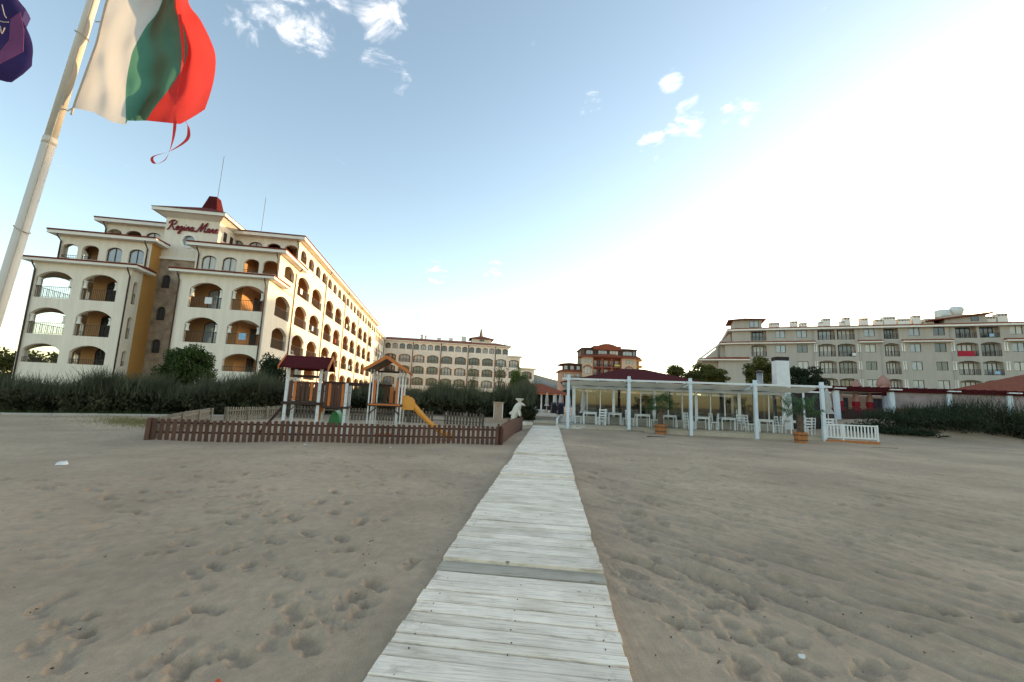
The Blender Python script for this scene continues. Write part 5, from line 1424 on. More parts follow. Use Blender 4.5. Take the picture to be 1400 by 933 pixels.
    b = MB(); b.box(.52, .66, D2, D2 + .02, 1.32, 1.95); b.build('slat', 'wood_orange', t2)
    b = MB(); b.box(W2 + .02, W2 + .04, .1, .35, 1.32, 2.1); b.build('side_panel', 'wood_orange', t2)
    b = MB(); b.box(W2 + .02, W2 + .04, .72, 1.0, 1.32, 1.9); b.build('side_panel', 'wood_orange', t2)
    b = MB(); b.box(.1, .75, .55, .6, .4, 1.2)
    net = MB()
    for k in range(7): net.box(.25 + .09 * k, .262 + .09 * k, .7, .715, .1, 1.2)
    for k in range(8): net.box(.22, .82, .702, .713, .2 + .13 * k, .212 + .13 * k)
    net.build('climbing_net', 'rail_iron', t2)
    b = MB(); b.box(.2, W2 - .1, .3, .36, .18, .24); b.build('step', 'wood_orange', t2)
    zc, za = 2.46, 2.96; xm = W2 / 2
    for s in (-1, 1):
        xe = xm + s * .78
        b = MB(); b.hexa([(xe, -.35, zc), (xe, D2 + .3, zc), (xm, D2 + .3, za), (xm, -.35, za)], [(xe, -.35, zc + .03), (xe, D2 + .3, zc + .03), (xm, D2 + .3, za + .03), (xm, -.35, za + .03)]); b.build('roof_panel', 'wood_grey', t2)
        for y in (-.39, D2 + .302):
            b = MB(); b.hexa([(xe + s * .02, y, zc - .06), (xe + s * .02, y + .035, zc - .06), (xm, y + .035, za - .06), (xm, y, za - .06)], [(xe + s * .02, y, zc + .06), (xe + s * .02, y + .035, zc + .06), (xm, y + .035, za + .07), (xm, y, za + .07)]); b.build('barge_board', 'wood_orange', t2)
    b = MB(); b.box(.1, W2 - .1, .5, .55, 2.45, 2.52); b.build('crossbar', 'wood_dark', t2)
    # slide: trough swept along a curve, with a hood at the top
    sl = MB()
    path = [(.0, 1.32), (.22, 1.34), (.42, 1.22), (.65, .98), (.95, .72), (1.25, .47), (1.5, .28), (1.75, .17), (1.98, .13)]
    secs = []
    for k, (x, z) in enumerate(path):
        x += W2 + .03; hgt = .28 if k == 0 else (.30 if k < 2 else (.22 if k < 4 else .16)); wl = .25
        ring = [(x, .36 - wl, z + hgt), (x, .36 - wl - .03, z + hgt), (x, .36 - wl - .02, z - .03), (x, .36 + wl + .02, z - .03), (x, .36 + wl + .03, z + hgt), (x, .36 + wl, z + hgt), (x, .36 + wl - .02, z + .03), (x, .36, z), (x, .36 - wl + .02, z + .03)]
        secs.append(sl.pts(ring))
    for k in range(len(path) - 1):
        for q in range(9):
            j = (q + 1) % 9; sl.f.append((secs[k] + q, secs[k] + j, secs[k + 1] + j, secs[k + 1] + q))
    o = sl.build('slide', 'plastic_orange', t2, True)
    n = 12; x0 = W2 + .02
    for (xa, xb) in ((x0 + .05, x0 + .42),):
        prof = [(-.02, 1.12)] + [(.24 - .26 * math.cos(math.pi * k / n), 1.36 + .24 * math.sin(math.pi * k / n)) for k in range(n + 1)] + [(.50, 1.12)]
        for ya, yb in ((.07, .115), (.605, .65)):
            hd = MB(); hd.hexa([(x0 + px, ya, pz) for px, pz in prof], [(x0 + px, yb, pz) for px, pz in prof]); hd.build('slide_cheek', 'plastic_orange', t2)
playground()

# ------------------------------------------------------------------ pedestal, dolphin, low walls
t = thing('pedestal', 'beige stone pillar fountain with capped top on a low plinth', 'fountain', (-.72, 28.7, gz(-.72, 28.7)), R(-3))
b = MB(); b.box(-.85, .85, -.6, .6, -.2, .12); b.build('plinth', 'stone_beige', t)
b = MB(); b.box(-.27, .27, -.24, .24, .12, 1.12); b.build('shaft', 'stone_beige', t)
for x in (-.3, .262):
    b = MB(); b.box(x, x + .038, -.26, .26, .121, 1.12); b.build('edge_strip', 'white_trim', t)
b = MB(); b.box(-.36, .36, -.3, .3, 1.122, 1.2); b.build('cap', 'stone_beige', t)
b = MB(); b.tube([(0, -.25, .92), (0, -.3, .92)], .035, 8); b.build('spout', 'rail_iron', t)

def dolphin():
    t = thing('dolphin_statue', 'white standing dolphin statue carrying a small bowl on its head', 'statue', (.45, 27.9, gz(.45, 27.9) - .12), 0)
    path = [((-.16, 0, .02), .05, .16), ((-.17, 0, .2), .12, .13), ((-.14, 0, .45), .19, .18), ((-.06, 0, .75), .24, .22), ((.05, 0, 1.0), .25, .23), ((.15, 0, 1.2), .22, .2), ((.28, 0, 1.32), .16, .15), ((.40, 0, 1.30), .09, .085), ((.52, 0, 1.24), .05, .05), ((.58, 0, 1.21), .02, .02)]
    b = MB(); n = 14; rings = []
    P = [Vector(p[0]) for p in path]
    for k, (c, ra, rb) in enumerate(path):
        d = (P[min(k + 1, len(P) - 1)] - P[max(k - 1, 0)]).normalized(); s = Vector((0, 1, 0)); u = d.cross(s).normalized()
        rings.append(b.pts([P[k] + u * ra * math.cos(2 * math.pi * q / n) + s * rb * math.sin(2 * math.pi * q / n) for q in range(n)]))
    for k in range(len(rings) - 1):
        for q in range(n):
            j = (q + 1) % n; b.f.append((rings[k] + q, rings[k] + j, rings[k + 1] + j, rings[k + 1] + q))
    b.f.append(tuple(rings[0] + q for q in range(n))); b.f.append(tuple(rings[-1] + q for q in range(n)))
    body = b.build('body', 'stone_white', t, True)
    # dorsal fin, flippers, tail flukes
    def fin(name, pts, th, axis='y'):
        m = MB()
        if axis == 'y': m.hexa([(x, -th, z) for x, z in pts], [(x, th, z) for x, z in pts])
        else: m.hexa(pts, [(p[0] + th, p[1], p[2]) for p in pts])
        m.build(name, 'stone_white', t, True)
    fin('dorsal_fin', [(-.22, .62), (-.12, .95), (-.36, .80), (-.46, .70), (-.42, .62)], .04)
    fin('flipper', [(.20, .95), (.30, .88), (.36, .6), (.30, .45), (.22, .62)], .05)
    m = MB()
    for s in (-1, 1): m.hexa([(.1, s * .2, .9), (.2, s * .2, .95), (.26, s * .42, .55), (.18, s * .40, .55)], [(.1, s * .24, .92), (.2, s * .24, .97), (.26, s * .46, .56), (.18, s * .44, .56)])
    m.build('flipper', 'stone_white', t)
    m = MB(); m.hexa([(-.2, -.4, 0), (-.05, 0, 0), (-.2, .4, 0), (-.3, 0, 0)], [(-.2, -.4, .06), (-.05, 0, .08), (-.2, .4, .06), (-.3, 0, .08)]); m.build('tail_fluke', 'stone_white', t)
    m = MB(); m.lathe([(.10, 1.38), (.10, 1.45), (.16, 1.52), (.25, 1.60), (.26, 1.66), (.22, 1.67), (.12, 1.62)], 18, (.2, 0)); m.build('bowl', 'stone_white', t, True)
dolphin()
t = thing('low_wall', 'low whitewashed garden wall end beside the boardwalk steps', 'wall', (.95, 27.3, gz(.95, 27.3)), R(10))
b = MB(); b.box(-.45, .55, -.2, .2, -.2, .16); b.build('block', 'peeling_white', t)
# kerb on the left
def kerb():
    pts = [(-40, 12.0), (-30, 16.2), (-22.9, 19.5), (-19.2, 22.6), (-16.1, 24.6), (-14.6, 25.9)]
    t = thing('kerb', 'pale concrete kerb in front of the dark hedge on the left', 'kerb', (pts[0][0], pts[0][1], 0)); org = Vector(pts[0])
    for p, q in zip(pts, pts[1:]):
        p, q = Vector(p), Vector(q); d = q - p; L = d.length; n = max(1, int(L / 1.5)); d.normalize(); nr = Vector((-d.y, d.x))
        for k in range(n):
            a = p + d * (L * k / n + .01) - org; c = p + d * (L * (k + 1) / n - .01) - org
            m = MB(); low = [(*a, -.1), (*c, -.1), (*(c + nr * .3), -.1), (*(a + nr * .3), -.1)]
            hz = .11 + rng.uniform(-.01, .01)
            m.hexa(low, [(x, y, hz) for x, y, _ in low]); m.build('kerb_stone', 'concrete', t)
kerb()
t = thing('gate_post', 'grey gate pillar with lantern at the far left edge', 'post', (-26.2, 20.9, 0), R(10))
b = MB(); b.box(-.35, .35, -.25, .25, -.1, 1.35); b.build('pillar', 'concrete', t)
b = MB(); b.box(-.4, .4, -.3, .3, 1.353, 1.42); b.build('cap', 'concrete', t)
b = MB(); b.tube([(.0, 0, 1.42), (0, 0, 1.55)], .03, 6); b.build('stem', 'rail_iron', t)
b = MB(); b.hexa([(-.09, -.09, 1.55), (.09, -.09, 1.55), (.09, .09, 1.55), (-.09, .09, 1.55)], [(-.13, -.13, 1.78), (.13, -.13, 1.78), (.13, .13, 1.78), (-.13, .13, 1.78)]); b.build('lantern_glass', 'white_fabric', t)
b = MB(); b.lathe([(.2, 1.782), (.14, 1.87), (.03, 1.95)], 8); b.build('lantern_hood', 'rail_iron', t)

# ------------------------------------------------------------------ vegetation
def leaves(name, centers, radii, n, size, m, parent, aspect=.45, up=0.0, loc=None, thin=False):
    """leaf faces scattered round clump centres"""
    C = np.asarray(centers, float); Rd = np.asarray(radii, float)
    if Rd.ndim == 1: Rd = np.repeat(Rd[:, None], 3, 1)
    w = Rd.prod(1); idx = nrg.choice(len(C), n, p=w / w.sum())
    d = nrg.normal(size=(n, 3)); d /= np.linalg.norm(d, axis=1)[:, None]
    rr = nrg.random(n) ** .42
    P = C[idx] + d * rr[:, None] * Rd[idx]
    a = nrg.normal(size=(n, 3)); a[:, 2] += up; a /= np.linalg.norm(a, axis=1)[:, None]
    b = np.cross(a, nrg.normal(size=(n, 3))); b /= np.linalg.norm(b, axis=1)[:, None]
    s = size * nrg.uniform(.6, 1.4, n)[:, None]
    V = np.stack([P - a * s, P + b * s * aspect - a * s * .1, P + a * s, P - b * s * aspect - a * s * .1], 1).reshape(-1, 3)
    Q = np.arange(4 * n).reshape(n, 4)
    return inst(name, nmesh(name, V, Q, m), parent, loc)
def tree(name, label, loc, trunk_h, r, crown, m, n, size, cat='tree', lim=5, group=None, clumps=26, crad=.42, seed=1, up=0, aspect=.5):
    """crown = (cx,cy,cz, rx,ry,rz) local"""
    g = np.random.default_rng(seed); t = thing(name, label, cat, loc, 0, group)
    cx, cy, cz, rx, ry, rz = crown
    b = MB(); b.tube([(0, 0, -.2), (.03 * r, .05, trunk_h * .5), (cx * .5, cy * .5, trunk_h), (cx, cy, cz)], [r, r * .8, r * .6, r * .25], 8)
    for k in range(lim):
        a = 2 * math.pi * k / lim + g.random(); e = g.uniform(.4, .85)
        p1 = Vector((cx + rx * e * math.cos(a), cy + ry * e * math.sin(a), cz + rz * g.uniform(-.2, .6)))
        p0 = Vector((cx * .4, cy * .4, trunk_h * g.uniform(.7, 1.0))); mid = (p0 + p1) / 2 + Vector((0, 0, .15 * rz))
        b.tube([p0, mid, p1], [r * .4, r * .25, r * .08], 6)
    b.build('trunk', 'bark', t, True)
    d = g.normal(size=(clumps, 3)); d /= np.linalg.norm(d, axis=1)[:, None]; q = g.random(clumps) ** .5
    C = np.array([cx, cy, cz]) + d * (q * .8)[:, None] * np.array([rx, ry, rz]); Rd = g.uniform(.6, 1.25, clumps)[:, None] * crad * np.array([rx, ry, rz])
    leaves('crown', C, Rd, n, size, m, t, aspect, up)
    return t
def hedge(name, label, pts, heights, width, n, m, seed, size=.12, up=1.2, aspect=.12, feather=.9, cat='hedge', stems=True):
    g = np.random.default_rng(seed)
    t = thing(name, label, cat, (pts[0][0], pts[0][1], 0)); org = np.array(pts[0])
    P = np.array(pts, float); seg = np.linalg.norm(np.diff(P, axis=0), axis=1); cum = np.concatenate([[0], np.cumsum(seg)]); L = cum[-1]
    k = int(L / .30); s = np.linspace(0, L, k) + g.normal(0, .12, k)
    X = np.interp(s, cum, P[:, 0]); Y = np.interp(s, cum, P[:, 1]); Hh = np.interp(s, cum, heights)
    Hh = Hh * (1 + .13 * np.sin(s * 1.1 + seed) + .10 * np.sin(s * 2.7 + 2 * seed) + .05 * np.sin(s * 5.3))
    Z0 = ground_h(X, Y)
    C = []; Rr = []
    for i in range(k):
        hh = Hh[i] * g.uniform(.70, 1.15)
        for q in range(4):
            f = (q + .5) / 4
            C.append((X[i] - org[0] + g.normal(0, width * .25), Y[i] - org[1] + g.normal(0, width * .3), Z0[i] + hh * f * .66 + .06)); Rr.append((.42, width * .42, hh * .19 + .06))
    leaves('foliage', C, Rr, n, size, m, t, .45, .4)
    # feathery upright shoots on top
    nf = int(n * feather * .50); i = g.integers(0, k, nf)
    bx = X[i] - org[0] + g.normal(0, .25, nf); by = Y[i] - org[1] + g.normal(0, width * .3, nf); bz = Z0[i] + Hh[i] * g.uniform(.40, .78, nf)
    ln = Hh[i] * g.uniform(.15, .52, nf); dx = g.normal(0, .28, nf) * ln; dy = g.normal(0, .28, nf) * ln; w = .008 + .014 * g.random(nf)
    V = np.stack([np.stack([bx - w, by, bz], 1), np.stack([bx + w, by, bz], 1), np.stack([bx + dx + w * .3, by + dy, bz + ln], 1), np.stack([bx + dx - w * .3, by + dy, bz + ln], 1)], 1).reshape(-1, 3)
    inst('shoots', nmesh('shoots', V, np.arange(4 * nf).reshape(nf, 4), 'leaf_feather' if m == 'leaf_tamarisk' else m), t)
    if stems:
        b = MB()
        for j in range(0, k, 2):
            x, y = X[j] - org[0], Y[j] - org[1] - width * .25
            for q in range(2):
                x2 = x + g.normal(0, .25); b.tube([(x2, y, Z0[j] - .1), (x2 + g.normal(0, .12), y + g.normal(0, .1), Z0[j] + Hh[j] * .45), (x2 + g.normal(0, .25), y + .1, Z0[j] + Hh[j] * .75)], [.03, .022, .01], 5)
        b.build('stems', 'twig', t)['kind'] = 'stuff'
    return t
hedge('hedge', 'dark feathery hedge in front of the hotel on the left', [(-34, 17.5), (-26.8, 20.4), (-22.6, 22.3), (-18.4, 25.0), (-15.0, 27.3)], [1.5, 1.55, 1.75, 1.85, 1.95], 1.7, 42000, 'leaf_tamarisk', 11)
hedge('hedge', 'tall dark feathery hedge behind the playground', [(-17.0, 27.2), (-10, 30.2), (-5, 31.2), (.6, 32.0)], [1.7, 1.65, 1.8, 2.0], 1.8, 40000, 'leaf_tamarisk', 12)
hedge('bush', 'tall feathery bush beside the dolphin statue and the path', [(.9, 29.2), (1.5, 33.0)], [1.9, 2.3], 1.1, 6000, 'leaf_tamarisk', 13, cat='bush')
hedge('hedge', 'dense rounded dark hedge on the dune at the right', [(25.6, 29.2), (28.5, 28.9), (32, 28.3), (37, 27.6), (43, 26.5)], [1.15, 1.75, 1.9, 1.9, 2.0], 2.6, 34000, 'leaf_dark', 14, .07, feather=.25)
hedge('bush', 'low grey green creeper at the foot of the dune hedge', [(23.3, 28.9), (25.4, 27.9), (27.0, 27.5)], [.55, .6, .4], 1.0, 3500, 'leaf_dark', 15, .07, feather=.2, cat='bush', stems=False)
tree('round_bush', 'large round green bush before the stone tower of the hotel', (-21.6, 28.5, 0), 1.6, .16, (0, 0, 2.75, 1.75, 1.5, 1.75), 'leaf_mid', 16000, .085, 'bush', seed=3, clumps=46, crad=.34)
tree('shrub', 'dark upright shrub at the right corner of the hotel front', (-16.4, 29.5, 0), 1.2, .1, (0, 0, 2.5, 1.1, 1.0, 1.5), 'leaf_dark', 7000, .085, 'bush', seed=4, clumps=26)
tree('shrub', 'pale green slender shrub below the front balconies', (-17.9, 28.0, 0), .8, .05, (0, 0, 1.7, .35, .35, .75), 'leaf_bright', 700, .07, 'bush', seed=5, clumps=9)
tree('sapling', 'slender light green tree by the path beyond the hedge', (.6, 35.5, .3), 2.0, .07, (0, 0, 2.6, .95, .9, 1.9), 'leaf_bright', 4200, .075, seed=6, clumps=26, crad=.3)
tree('bare_sapling', 'thin half bare sapling sticking out of the hedge', (-.9, 34.5, .3), 2.5, .05, (0, 0, 3.4, .8, .8, 1.3), 'leaf_olive', 500, .05, seed=8, clumps=16, crad=.3, lim=9)
tree('sapling', 'thin half bare sapling rising left of the light green tree', (-3.0, 33.5, .3), 2.2, .04, (0, 0, 3.2, .7, .7, 1.0), 'leaf_olive', 260, .05, seed=9, clumps=14, crad=.3, lim=9)
# behind the restaurant
tree('garden_tree', 'bright bushy tree leftmost behind the restaurant roof', (21.0, 45, 0), 3.0, .16, (0, 0, 5.0, 2.7, 2.0, 1.5), 'leaf_olive', 13000, .12, seed=20, clumps=46, crad=.3)
tree('garden_tree', 'small tree top behind the middle of the restaurant roof', (17.4, 45, 0), 3.0, .12, (0, 0, 5.2, 1.0, 1.0, .9), 'leaf_olive', 3000, .1, seed=21, clumps=16, crad=.4)
tree('garden_tree', 'yellow green tree behind the metal flue', (25.0, 42, 0), 3.0, .16, (0, 0, 5.3, 1.9, 1.8, 1.7), 'leaf_olive', 10000, .11, seed=22, clumps=44, crad=.3)
tree('garden_tree', 'open grey green tree right of the white chimney', (29.0, 42, 0), 2.6, .16, (0, 0, 4.9, 2.6, 1.6, 1.7), 'leaf_dark', 7000, .10, seed=23, clumps=34, crad=.28)
# far left and far middle
for k, (x, y, rx, rz, lab) in enumerate(((-66, 52, 6, 3.2, 'olive bush on the bank seen left of the hotel'), (-58, 52, 5, 3.0, 'olive bush seen through the ground floor arches of the hotel'), (-50, 56, 5, 2.6, 'smaller olive bush behind the left corner of the hotel'))):
    tree('far_bush', lab, (x, y, .4), 1.4, .2, (0, 0, 2.4, rx, 3, rz), 'leaf_olive', 4000, .25, 'bush', seed=30 + k, clumps=34, crad=.3)
for k, (x, y, rx, rz, lab) in enumerate(((7.0, 84, 4, 3.0, 'dark tree behind the red roofed gazebo'), (13.0, 86, 5, 2.6, 'dark tree between the gazebo and the restaurant'))):
    tree('far_tree', lab, (x, y, .4), 2.4, .25, (0, 0, 2.2, rx, 3, rz * .7), 'leaf_dark', 5000, .22, seed=40 + k, clumps=36, crad=.3)
# grass patch before the playground
n = 5200; g = np.random.default_rng(50)
gx = g.normal(-15.6, 1.9, n); gy = 19.2 + (gx + 15.6) * -.42 + g.normal(0, .95, n); gzv = ground_h(gx, gy); hh = g.uniform(.03, .10, n); w = .012
V = np.stack([np.stack([gx - w, gy, gzv - .01], 1), np.stack([gx + w, gy, gzv - .01], 1), np.stack([gx + g.normal(0, .04, n), gy + g.normal(0, .04, n), gzv + hh], 1)], 1).reshape(-1, 3)
o = inst('dry_grass', nmesh('dry_grass', V, np.arange(3 * n).reshape(n, 3), 'dry_grass')); o['kind'] = 'stuff'; tag(o, 'thin dry grass growing on the sand left of the playground', 'grass')
# tufts inside and along hedge feet
n = 2600
gx = g.uniform(-24, -14.5, n); gy = 19.6 + (gx + 22.9) * .78 + g.uniform(.3, 1.0, n) ; gzv = ground_h(gx, gy); hh = g.uniform(.06, .3, n)
V = np.stack([np.stack([gx - w, gy, gzv - .01], 1), np.stack([gx + w, gy, gzv - .01], 1), np.stack([gx + g.normal(0, .06, n), gy + g.normal(0, .06, n), gzv + hh], 1)], 1).reshape(-1, 3)
o = inst('weeds', nmesh('weeds', V, np.arange(3 * n).reshape(n, 3), 'leaf_mid')); o['kind'] = 'stuff'; tag(o, 'green weeds at the foot of the left hedge', 'grass')

def palm(label_tub, label_palm, x, y, hgt, nf, seed, fr):
    z = gz(x, y); g = np.random.default_rng(seed)
    tb = thing('planter', label_tub, 'planter', (x, y, z), g.random())
    me = None; n = 12
    for k in range(n):
        a0, a1 = 2 * math.pi * (k + .04) / n, 2 * math.pi * (k + .96) / n
        b = MB(); q = lambda r, a, zz: (r * math.cos(a), r * math.sin(a), zz)
        b.hexa([q(.27, a0, -.05), q(.27, a1, -.05), q(.24, a1, -.05), q(.24, a0, -.05)], [q(.34, a0, .55), q(.34, a1, .55), q(.31, a1, .55), q(.31, a0, .55)]); b.build('stave', 'tub_wood', tb)
    for zz, rr in ((.12, .295), (.38, .328)):
        b = MB(); b.lathe([(rr, zz), (rr + .012, zz + .005), (rr + .014, zz + .045), (rr + .004, zz + .05)], 24); b.build('hoop', 'rail_iron', tb)
    b = MB(); b.lathe([(.30, .44), (.30, .50), (.02, .52)], 20); b.build('soil', 'bark', tb)
    p = thing('palm', label_palm, 'palm', (x, y, z + .5), g.random() * 6)
    th = hgt - .5
    b = MB(); b.lathe([(.16, -.02), (.17, .12), (.15, th * .35), (.13, th * .7), (.11, th)], 10); b.build('trunk', 'bark', p, False)
    fb = MB()
    for k in range(26):
        a = g.random() * 6.28; zz = g.uniform(.1, th); fb.tube([(.12 * math.cos(a), .12 * math.sin(a), zz), (.21 * math.cos(a), .21 * math.sin(a), zz + .14)], [.025, .006], 4)
    fb.build('leaf_bases', 'bark', p)
    for k in range(nf):
        a = 2 * math.pi * k / nf + g.normal(0, .25); el = g.uniform(-.25, 1.15); L = g.uniform(.45, .75) * fr
        d = Vector((math.cos(a) * math.cos(el), math.sin(a) * math.cos(el), math.sin(el))); base = Vector((0, 0, th - .05)); tip = base + d * L
        f = MB(); f.tube([base, base + d * L * .5 + Vector((0, 0, .03)), tip], [.016, .012, .008], 5)
        side = d.cross(Vector((0, 0, 1))); side = side.normalized() if side.length > .1 else Vector((1, 0, 0)); nn = side.cross(d).normalized()
        ns = 22; Rf = g.uniform(.42, .58) * fr
        for q in range(ns):
            th0 = (q - (ns - 1) / 2) / ns * R(250)
            dd = d * math.cos(th0) + side * math.sin(th0); pp = dd.cross(nn).normalized()
            w = .022 * fr; drop = Vector((0, 0, -.10 * (1 + abs(th0)) * fr)) * g.uniform(.4, 1.2)
            m1 = tip + dd * Rf * .6 + nn * .02 * (-1) ** q; e = tip + dd * Rf * g.uniform(.9, 1.1) + drop
            f.poly([tip + pp * .003, m1 + pp * w, e, m1 - pp * w])
        f.build('frond', 'palm_leaf', p)
palm('orange brown wooden tub with a palm by the second pergola post', 'bushy fan palm in the tub by the second pergola post', 8.85, 25.1, 1.55, 17, 61, 1.0)
palm('orange brown wooden tub with a palm at the right end of the deck', 'sparse fan palm in the tub at the right end of the deck', 15.3, 22.6, 1.45, 9, 62, 1.35)

# ------------------------------------------------------------------ far middle: gazebo, parasols, bins, hill
t = thing('gazebo', 'distant garden bar with red hipped roof on white columns', 'gazebo', (4.4, 66, .35), R(4))
hip_roof(t, -6.0, 4.2, -3.5, 4.5, 2.55, 1.5, 'x', 'roof_terracotta', inset=3.6)
b = MB(); b.box(-5.8, 4.0, -3.3, -3.15, 2.35, 2.548); b.build('fascia', 'wood_orange', t)
for k in range(6):
    b = MB(); b.box(-5.6 + 1.85 * k, -5.4 + 1.85 * k, -3.1, -2.9, -.3, 2.35); b.build('column', 'white_paint', t)
b = MB(); b.box(-5.6, 3.8, 2.5, 3.0, -.3, 2.3); b.build('back_wall', 'dark_inside', t)
b = MB(); b.box(-5.6, 3.9, -3.4, 3, -.5, .0); b.build('floor', 'stone_white', t)
for k, (x, y) in enumerate(((4.35, 50), (6.0, 56), (6.5, 55), (7.0, 57), (7.5, 54))):
    parasol(0, 0, 0, 2.3, ('closed white parasol leftmost in front of the distant gazebo', 'closed white parasol, second from the left before the distant gazebo', 'closed white parasol, third from the left before the distant gazebo', 'closed peach parasol, fourth from the left before the distant gazebo', 'closed white parasol rightmost before the distant gazebo')[k], 'white_fabric' if k != 3 else 'parasol_pink', world=(x, y, .35), r=.2)
for k, (x, y) in enumerate(((4.75, 46), (5.5, 46))):
    t = thing('stacked_loungers', ('dark navy stack of loungers left of its twin at the end of the path', 'dark navy stack of loungers right of its twin at the end of the path')[k], 'loungers', (x, y, .35), .2)
    b = MB()
    b.hexa([(-.28, -.3, 0), (.28, -.3, 0), (.28, .3, 0), (-.28, .3, 0)], [(-.24, -.22, 1.1), (.24, -.22, 1.1), (.24, .1, 1.25), (-.24, .1, 1.25)]); b.build('stack', 'navy', t)
    for q in range(4):
        b = MB(); b.box(-.3, .3, -.36, .34, .12 + .25 * q, .17 + .25 * q); b.build('frame', 'navy', t)
t = thing('low_wall', 'low white wall with ledge left of the path end', 'wall', (3.0, 47, .35), R(5))
b = MB(); b.box(-1.2, 1.2, -.2, .2, -.3, .42); b.build('block', 'peeling_white', t)
t = thing('low_wall', 'white planter wall with railing beside the feathery bush', 'wall', (2.05, 38, .35), R(5))
b = MB(); b.box(-.35, .35, -.2, 3.0, -.3, 1.0); b.build('block', 'white_paint', t)
t = thing('garden_tables', 'white garden table right of the navy stacks', 'table', (6.3, 44, .35), 0)
b = MB(); b.lathe([(.45, .7), (.45, .75)], 16); b.build('tabletop', 'white_paint', t)
b = MB(); b.tube([(0, 0, 0), (0, 0, .7)], .04, 8); b.build('leg', 'white_paint', t)

def hill():
    b = MB(); xs = np.linspace(-900, 900, 90); rows = []
    g = np.random.default_rng(70); jit = g.normal(0, 1.0, 90).cumsum() * .35
    prof = 18 + 62 * np.exp(-((xs + 40) / 170) ** 2) + 26 * np.exp(-((xs - 320) / 220) ** 2) + jit
    for dy, f in ((0, 0), (80, .55), (160, 1), (300, .6), (420, 0)):
        rows.append(b.pts([(x, 900 + dy, -1 + p * f * (1.0)) for x, p in zip(xs, prof)]))
    for a, c in zip(rows, rows[1:]):
        for i in range(89): b.f.append((a + i, a + i + 1, c + i + 1, c + i))
    struct(b.build('hill', 'hill_hazy', None, True))
hill()

